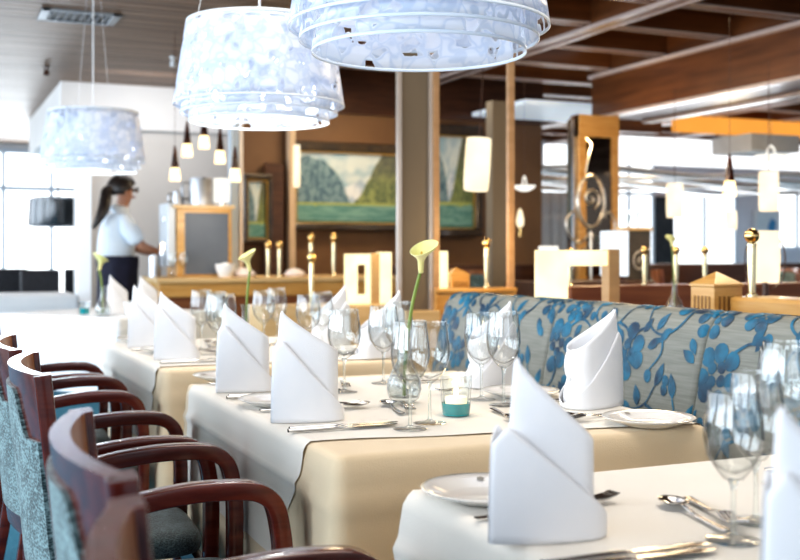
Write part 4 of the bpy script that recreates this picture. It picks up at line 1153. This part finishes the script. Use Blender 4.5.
for s, k in ((-1, 'r'), (1, 'l')):
    ex = .13 if s < 0 else .16
    nd.update({'sh'+k: ((.02, s*.15, 1.335), .042), 'el'+k: ((.15, s*.215, 1.13), .04), 'wr'+k: ((.33, s*.14, 1.07), .027), 'pa'+k: ((.385, s*.125, 1.065), .03, .018),
               'hi'+k: ((.0, s*.085, .88), .085), 'kn'+k: ((.02, s*.09, .49), .055), 'an'+k: ((-.02, s*.09, .09), .035), 'to'+k: ((.11, s*.1, .03), .03)})
    ed += [('che', 'sh'+k), ('sh'+k, 'el'+k), ('el'+k, 'wr'+k), ('wr'+k, 'pa'+k), ('pel', 'hi'+k), ('hi'+k, 'kn'+k), ('kn'+k, 'an'+k), ('an'+k, 'to'+k)]
    for f, (dy, L) in enumerate(((-.024, .07), (-.008, .08), (.008, .075), (.023, .06))):
        nd['f%s%d' % (k, f)] = ((.42, s*.125+dy, 1.06), .0095); nd['g%s%d' % (k, f)] = ((.42+L*.6, s*.125+dy, 1.035), .0085)
        ed += [('pa'+k, 'f%s%d' % (k, f)), ('f%s%d' % (k, f), 'g%s%d' % (k, f))]
    nd['th'+k] = ((.385, s*.125-s*.04, 1.075), .011); nd['ti'+k] = ((.425, s*.125-s*.052, 1.06), .0095); ed += [('pa'+k, 'th'+k), ('th'+k, 'ti'+k)]
skin('body', (nd, ed), SKIN, pw, 2)
# face details
b = MB(); b.lathe([(0, .03), (.008, .02), (.014, .004), (.010, -.004), (0, -.006)], 10, (.146, 0, 1.565)); b.build('nose', SKIN, pw)
for s in (-1, 1):
    MB().ball((.128, s*.032, 1.585), .013, 12).build('eye', mat('eye_dark', (.03, .02, .015), (.5, .48, .45), rough=.2, scale=90), pw)
    MB().ball((.045, s*.078, 1.565), .024, 12, sz=1.4).build('ear', SKIN, pw)
MB().grid(lambda u, v: (.134+.008*math.cos(v*2*PI)-.02*abs(u-.5)*2, (u-.5)*.05, 1.527+.008*math.sin(v*2*PI)), 10, 8, cv=True).build('mouth', mat('lips', (.35, .1, .08), (.4, .13, .1), rough=.4), pw)
b = MB()
for s in (-1, 1):
    b.tube([(.15+.0*math.cos(a), s*.035+.024*math.cos(a), 1.585+.019*math.sin(a)) for a in [2*PI*i/14 for i in range(15)]], .003, 6, cap=False)
    b.tube([(.15, s*.059, 1.588), (.05, s*.083, 1.585)], .003, 6)
b.tube([(.15, -.011, 1.588), (.15, .011, 1.588)], .003, 6); b.build('spectacles', BLACK, pw)
# hair: cap plus ponytail
def cap(u, v):
    a = 2*PI*u; ph = PI*.62*v
    front = max(0, math.cos(a)); ph *= (1-.42*front)
    r = V((.115*math.sin(ph)*math.cos(a), .10*math.sin(ph)*math.sin(a), .118*math.cos(ph)))
    return V((.03, 0, 1.588))+r
hair = MB().grid(cap, 32, 12, cu=True).build('hair', HAIR, pw, solid=.008)
P = spline([(-.05, -.03, 1.60), (-.095, -.06, 1.56), (-.11, -.10, 1.49), (-.13, -.13, 1.42), (-.17, -.15, 1.34), (-.21, -.15, 1.27)], 6)
n_ = len(P); MB().tube(P, [.03+.018*math.sin(PI*min(1, (i+2)/n_))-.018*max(0, i/n_-.6)/.4 for i in range(n_)], 12).build('ponytail', HAIR, hair)
# shirt
sn = {'a': ((-.01, 0, .99), .165, .175), 'b': ((-.015, 0, 1.10), .165, .175), 'c': ((-.005, 0, 1.265), .155, .18), 'd': ((.01, 0, 1.385), .105, .13), 'e': ((.022, 0, 1.475), .062, .066)}
se = [('a', 'b'), ('b', 'c'), ('c', 'd'), ('d', 'e')]
for s, k in ((-1, 'r'), (1, 'l')):
    sn.update({'s'+k: ((.015, s*.165, 1.345), .088), 'm'+k: ((.08, s*.195, 1.23), .08), 'x'+k: ((.14, s*.212, 1.145), .07)})
    se += [('c', 's'+k), ('s'+k, 'm'+k), ('m'+k, 'x'+k)]
skin('shirt', (sn, se), SHIRT, pw, 2)
b = MB()
SK = [(1.06, .160, .17), (1.0, .165, .182), (.93, .15, .185), (.75, .155, .19), (.5, .16, .195), (.42, .16, .195)]
b.grid(lambda u, v: (SK[int(v*5+.5)][1]*math.cos(2*PI*u)*(1+.02*math.sin(9*2*PI*u)), SK[int(v*5+.5)][2]*math.sin(2*PI*u)*(1+.02*math.sin(9*2*PI*u)), SK[int(v*5+.5)][0]), 48, 5, cu=True)
b.build('skirt', NAVY, pw, solid=.008, sub=1)

# ------------------------------------------------------------------ far left: second table, black chairs, smoky lamp, vent
t = make_table('dining_table', 'distant table under white cloth by the bright windows', -.40, .32, -.35, .35)
o = drape(-.46, .36, -.37, .37, .55, 6.1).build('tablecloth', FARW, loc=(.80, 9.3, 0), sharp=60)
t.location = (.76, 9.3, 0)
tag(o, 'distant white tablecloth between the black chairs by the windows', 'tablecloth')
bc = None
for (x, y, rz, lab) in ((.99, 10.05, -PI/2, 'black chair standing behind the distant white table, nearest to it'), (.78, 10.8, -PI/2, 'black chair farther back by the bright windows'), (1.43, 10.55, -PI/2, 'black chair partly behind the white post')):
    if bc is None:
        bc = thing('black_chair', lab, 'chair', (x, y, 0), rz, 'black chairs by the windows'); bc.scale = (.85, .85, 1)
        MB().box(-.25, -.20, -.2, .2, .48, .93).build('backrest', BLACK, bc, smooth=False, bevel=.02)
        MB().box(-.22, .2, -.2, .2, .41, .47).build('seat', BLACK, bc, smooth=False, bevel=.02)
        for sx in (-.2, .17):
            for sy in (-.17, .17): MB().tube([(sx, sy, .41), (sx*1.1, sy*1.05, 0)], [.017, .013], 8).build('leg', DKW, bc)
    else: dup(bc, (x, y, 0), rz, lab)
t = thing('smoky_pendant', 'smoke grey drum pendant hanging before the bright far windows', 'pendant lamp', (1.19, 10.6, 1.33)); t.scale = (1.35, 1.35, 1)
MB().lathe([(.17, 0), (.2, .0), (.205, .02), (.195, .26), (.17, .27)], 36).build('lamp_shade', GREYSH, t, solid=.004)
MB().lathe([(.10, .01), (.13, .01), (.13, .25), (.1, .25)], 28).build('inner_shade', GREYSH, t, solid=.004)
MB().tube([(0, 0, .2), (0, 0, 1.27)], .004, 6).build('cord', DKW, t)
b = MB()
for a in (0, PI/2): b.tube([(-.18*math.cos(a), -.18*math.sin(a), .26), (0, 0, .28), (.18*math.cos(a), .18*math.sin(a), .26)], .004, 6)
b.build('spider_frame', CHROME, t)
t = thing('air_vent', 'dark louvred air vent set in the slatted ceiling', 'vent', (.93, 7.14, 2.597))
b = MB()
for (x0, x1, y0, y1) in ((-.24, -.19, -.17, .17), (.19, .24, -.17, .17), (-.24, .24, -.17, -.14), (-.24, .24, .14, .17)): b.box(x0, x1, y0, y1, -.014, .002)
b.build('vent_frame', VENTM, t, smooth=False, bevel=.003)
MB().box(-.19, .19, -.14, .14, -.002, .002).build('vent_backing', BLACK, t, smooth=False)
for k in range(8):
    x = -.17+.048*k
    MB().add([(x-.012, -.14, -.012), (x-.012, .14, -.012), (x+.006, .14, -.002), (x+.006, -.14, -.002)], [(0, 1, 2, 3)]).build('louver', VENTM, t, solid=.002)
for (x, y, lab) in ((1.79, 8.35, 'small white ceiling spot between the two left pendants'), (.94, 9.2, 'small dark sprinkler on the slatted ceiling at the left')):
    t = thing('ceiling_spot', lab, 'spot light', (x, y, 2.6))
    MB().lathe([(0, 0), (.03, 0), (.03, -.012), (.008, -.014), (.008, -.03), (0, -.03)], 16).build('mount', CORD if 'white' in lab else DKW, t, sharp=40)
    MB().lathe([(0, -.03), (.02, -.03), (.026, -.075), (.02, -.077), (0, -.07)], 16).build('head', CORD if 'white' in lab else DKW, t, sharp=40)

# ------------------------------------------------------------------ right background
t = thing('scroll_stand', 'wrought iron scroll stand with candle arms before the oak pillar', 'candle stand', (4.72, 7.0, 0))
def spiral(cx, cz, r0, r1, turns, a0, n=26): return [(cx+lerp(r0, r1, i/n)*math.cos(a0+turns*2*PI*i/n), 0, cz+lerp(r0, r1, i/n)*math.sin(a0+turns*2*PI*i/n)) for i in range(n+1)]
b = MB()
b.tube(spline([(0, 0, .02), (0, 0, .8), (0, 0, 1.25)], 4), .012, 8); b.lathe([(0, 0), (.16, 0), (.15, .015), (.03, .04), (0, .05)], 20)
b.build('pole', IRON, t, sharp=50)
b = MB()
b.tube([(.12*math.sin(a)*(1 if a < PI else 1), 0, 1.48-.20*math.cos(a)*-1) for a in [2*PI*i/28 for i in range(29)]], .015, 8)
b.tube(spiral(.0, 1.50, .085, .012, 1.4, -1.2), .014, 8); b.build('oval_scroll', IRON, t)
for s in (-1, 1):
    b = MB(); b.tube(spline([(0, 0, 1.25), (s*.10, 0, 1.16), (s*.2, 0, 1.22), (s*.22, 0, 1.33), (s*.16, 0, 1.40), (s*.12, 0, 1.35)], 7), .009, 8)
    b.tube(spline([(0, 0, 1.05), (s*.08, 0, 1.0), (s*.1, 0, 1.08), (s*.05, 0, 1.12)], 6), .008, 8); b.build('arm_scroll', IRON, t)
MB().tube(spline([(-.05, 0, 1.70), (-.02, 0, 1.84), (.0, 0, 1.92), (-.05, 0, 1.97)], 6), .008, 8).build('finial', IRON, t)
t = thing('ornamental_screen', 'dark screen panel with pale scroll ornament beyond the long lantern', 'screen', (4.62, 6.3, 0), .2)
MB().box(-.14, .14, -.02, .02, .02, 1.24).build('board', mat('dark_bronze_board', (.05, .04, .032), (.08, .065, .05), rough=.4), t, smooth=False, bevel=.006)
b = MB(); b.tube([(x+.02, -.024, z+1.02-.0) for x, y, z in spiral(0, 0, .085, .01, 1.5, .5)], .008, 6); b.tube([(x-.03, -.024, z+.85) for x, y, z in spiral(0, 0, .07, .01, 1.4, 2.5)], .008, 6)
b.build('scroll_ornament', mat('pale_scroll', (.45, .42, .38), (.5, .46, .42), rough=.4), t)
MB().box(-.155, .155, -.03, .03, 1.24, 1.262).build('top_ledge', LOAK, t, smooth=False, bevel=.004)
for k, (x, y) in enumerate(((4.60, 6.30), (4.70, 6.32))):
    tt = thing('glass_jar', ('clear jar on the scroll panel ledge, left one', 'clear jar on the scroll panel ledge, right one')[k], 'jar', (x, y, 1.262))
    MB().lathe([(0, 0), (.038, 0), (.04, .01), (.04, .09), (.036, .10), (.033, .10), (.036, .09), (.036, .012), (0, .01)], 20).build('jar_body', GL, tt, sharp=50)
    MB().lathe([(0, .10), (.038, .10), (.038, .118), (0, .12)], 20).build('lid', CHROME, tt, sharp=50)
for (x, y, z, w, h, m, lab) in ((3.78, 6.1, .90, .11, .23, LAMPW, 'glowing cream square lamp behind the long box lantern'), (4.23, 6.0, .90, .15, .33, emit('pale_blue_lamp', (.85, .93, 1), 1.1), 'pale blue white box lamp beside the scroll panel')):
    t = thing('box_lamp', lab, 'lamp', (x, y, z)); t.rotation_euler = (0, 0, -.3)
    MB().box(-w/2, w/2, -w/2, w/2, .03, h).build('lamp_shade', m, t, smooth=False, bevel=.006)
    MB().box(-w/2+.02, w/2-.02, -w/2+.02, w/2-.02, 0, .03).build('lamp_base', DKW, t, smooth=False)
struct(MB().box(3.55, 4.45, 5.85, 6.28, .02, .90).build('wall_side_cabinet', DKW, smooth=False, bevel=.008))
b = MB()
b.grid(lambda u, v: (lerp(7.6, 8.42, u), 12.80+.03*math.sin(u*34), lerp(.05, 2.28, v)), 80, 1)
o = b.build('curtain', CURT); tag(o, 'grey curtain hanging under the bright window pane left of the oak pillar', 'curtain')
t = thing('wall_candle', 'warm candle sconce glowing on the dark wall left of the curtain', 'wall light', (5.22, 8.93, 1.24))
MB().lathe([(0, 0), (.03, .0), (.03, .01), (.012, .02), (.012, .08), (0, .08)], 14).build('candle_holder', BRASS, t, sharp=50)
MB().lathe([(0, .08), (.03, .10), (.038, .15), (.02, .24), (0, .27)], 14).build('glowing_shade', LAMPC, t, sharp=50)
t = thing('framed_picture', 'small pale picture with blue shape on the far right wall', 'picture', (11.95, 12.95, 1.50))
MB().box(-.26, .26, -.02, .02, -.24, .24).build('picture_frame', WALLW, t, smooth=False, bevel=.01)
MB().add([(-.2, -.024, -.2), (.2, -.024, -.2), (.2, -.024, .2), (-.2, -.024, .2)], [(0, 1, 2, 3)]).build('picture_sheet', mat('pale_print', (.7, .78, .82), (.75, .82, .86), rough=.5), t)
MB().add([(0, -.028, -.1), (.14, -.028, -.12), (.17, -.028, .05), (.08, -.028, .12), (.02, -.028, .02)], [(0, 1, 2, 3, 4)]).build('blue_shape', mat('blue_print', (.05, .25, .5), (.06, .3, .55), rough=.5), t)
# round dark tables and red-brown chairs beyond the dividers
def rtable(label, loc):
    t = thing('round_table', label, 'table', loc, 0, 'dark round tables beyond the banquette')
    MB().lathe([(0, .72), (.42, .72), (.44, .73), (.44, .745), (.43, .75), (0, .75)], 40).build('tabletop', DKW, t, sharp=40)
    MB().lathe([(0, 0), (.24, 0), (.24, .02), (.05, .05), (.035, .1), (.035, .68), (.12, .72), (0, .72)], 24).build('pedestal', DKW, t, sharp=40)
    return t
r0 = rtable('dark round table beyond the long box lantern', (3.4, 5.3, 0))
dup(r0, (4.45, 5.2, 0), 0, 'dark round table beyond the fluted post')
dup(r0, (5.75, 4.9, 0), 0, 'dark round table at the far right edge')
dup(r0, (6.1, 6.9, 0), 0, 'dark round table under the cream pendants, far back')
rc = make_chair('side_chair', 'red brown armchair beyond the divider left of the bud vase', REDWOOD)
rc.location = (3.1, 6.7, 0); rc.rotation_euler = (0, 0, -.5); rc.scale = (1.15, 1.15, 1.06); rc['group'] = 'red brown chairs beyond the banquette'
for (x, y, r, lab) in ((4.0, 7.5, -1.8, 'red brown armchair before the oak pillar'), (5.35, 5.9, 2.6, 'red brown armchair below the cream table lamp'), (5.25, 7.1, -1.4, 'red brown armchair far back beneath the amber pendant'),
                       (6.95, 7.3, 2.9, 'red brown armchair farthest back under the bright windows'), (6.35, 5.8, 1.6, 'red brown armchair at the far right between two dark tables')):
    dup(rc, (x, y, 0), r, lab)

# ------------------------------------------------------------------ light
def area(name, loc, rot, sx, sy, e, col):
    l = bpy.data.lights.new(name, 'AREA'); l.shape = 'RECTANGLE'; l.size = sx; l.size_y = sy; l.energy = e; l.color = col
    o = bpy.data.objects.new(name, l); COL.objects.link(o); o.location = loc; o.rotation_euler = rot; return o
for k, y in enumerate((-1.4, 1.4, 4.2, 7.0, 9.8, 12.6)):
    area('window_daylight', (-2.55, y, 1.5), (0, -PI/2, 0), 1.8, 2.3, 72, (.80, .90, 1.0))
area('rear_fill', (.6, -2.8, 1.75), (PI/2, 0, 0), 3.5, 1.4, 20, (.82, .91, 1.0))  # cool fill lamp added behind the camera
area('far_window_daylight', (1.3, 15.85, 1.5), (-PI/2, 0, 0), 2.6, 1.9, 60, (.85, .93, 1.0))
area('overhead_fill', (1.15, 2.6, 2.58), (0, 0, 0), .9, 4.6, 46, (1, .93, .84))  # broad unseen lamp added to brighten the table tops
for (x, y, e) in ((3.6, 3.5, 20), (3.3, 7.9, 24), (6.5, 5.5, 26), (7.5, 9.8, 40), (4.2, 5.6, 14)):
    area('warm_fill', (x, y, 2.55), (0, 0, 0), .5, .5, e, (1, .78, .5))  # no fixtures here; warm fill added over the right side and brown wall
def point(loc, e, col, r=.06):
    l = bpy.data.lights.new('lamp_and_fill', 'POINT'); l.energy = e; l.color = col; l.shadow_soft_size = r
    o = bpy.data.objects.new('lamp_and_fill', l); COL.objects.link(o); o.location = loc
point((2.30, 3.40, 1.25), 1, (1, .75, .4)); point((2.24, 5.3, 1.15), 3, (1, .75, .4)); point((2.6, 4.7, 1.15), 4, (1, .7, .32))
point((5.03, 5.43, 1.30), 14, (1, .75, .45), .1); point((3.6, 5.0, 1.6), 10, (1, .72, .4), .1); point((6.6, 7.6, 1.6), 14, (1, .75, .45), .1); point((4.75, 6.9, 1.9), 12, (1, .7, .38), .1)  # warm fill points added to brighten the beams and the oak pillar
point((1.011, 1.99, Z+.075), .12, (1, .7, .35), .01)
point((2.0, 7.6, 1.35), 6, (1, .9, .78), .15)
area('far_right_daylight', (9.5, 12.7, 1.5), (-PI/2, 0, 0), 5, 1.4, 130, (.9, .95, 1.0))
area('back_wall_fill', (1.9, 9.0, 2.5), (math.radians(35), 0, 0), 1.0, .4, 9, (1, .96, .92))  # unseen lamp added to lift the pale back wall
w = bpy.data.worlds.new('world'); sc.world = w; w.use_nodes = True
nt = w.node_tree
bg = nt.nodes['Background']; bg.inputs[0].default_value = (.78, .88, 1, 1); bg.inputs[1].default_value = .55

# ------------------------------------------------------------------ colour
sc.view_settings.view_transform = 'Standard'; sc.view_settings.look = 'Medium High Contrast'
sc.view_settings.exposure = .22; sc.view_settings.gamma = 1
sc.cycles.use_denoising = True
sc.cycles.transparent_max_bounces = 32; sc.cycles.max_bounces = 10; sc.cycles.transmission_bounces = 10; sc.cycles.sample_clamp_indirect = 6
sc.cycles.caustics_reflective = False; sc.cycles.caustics_refractive = False
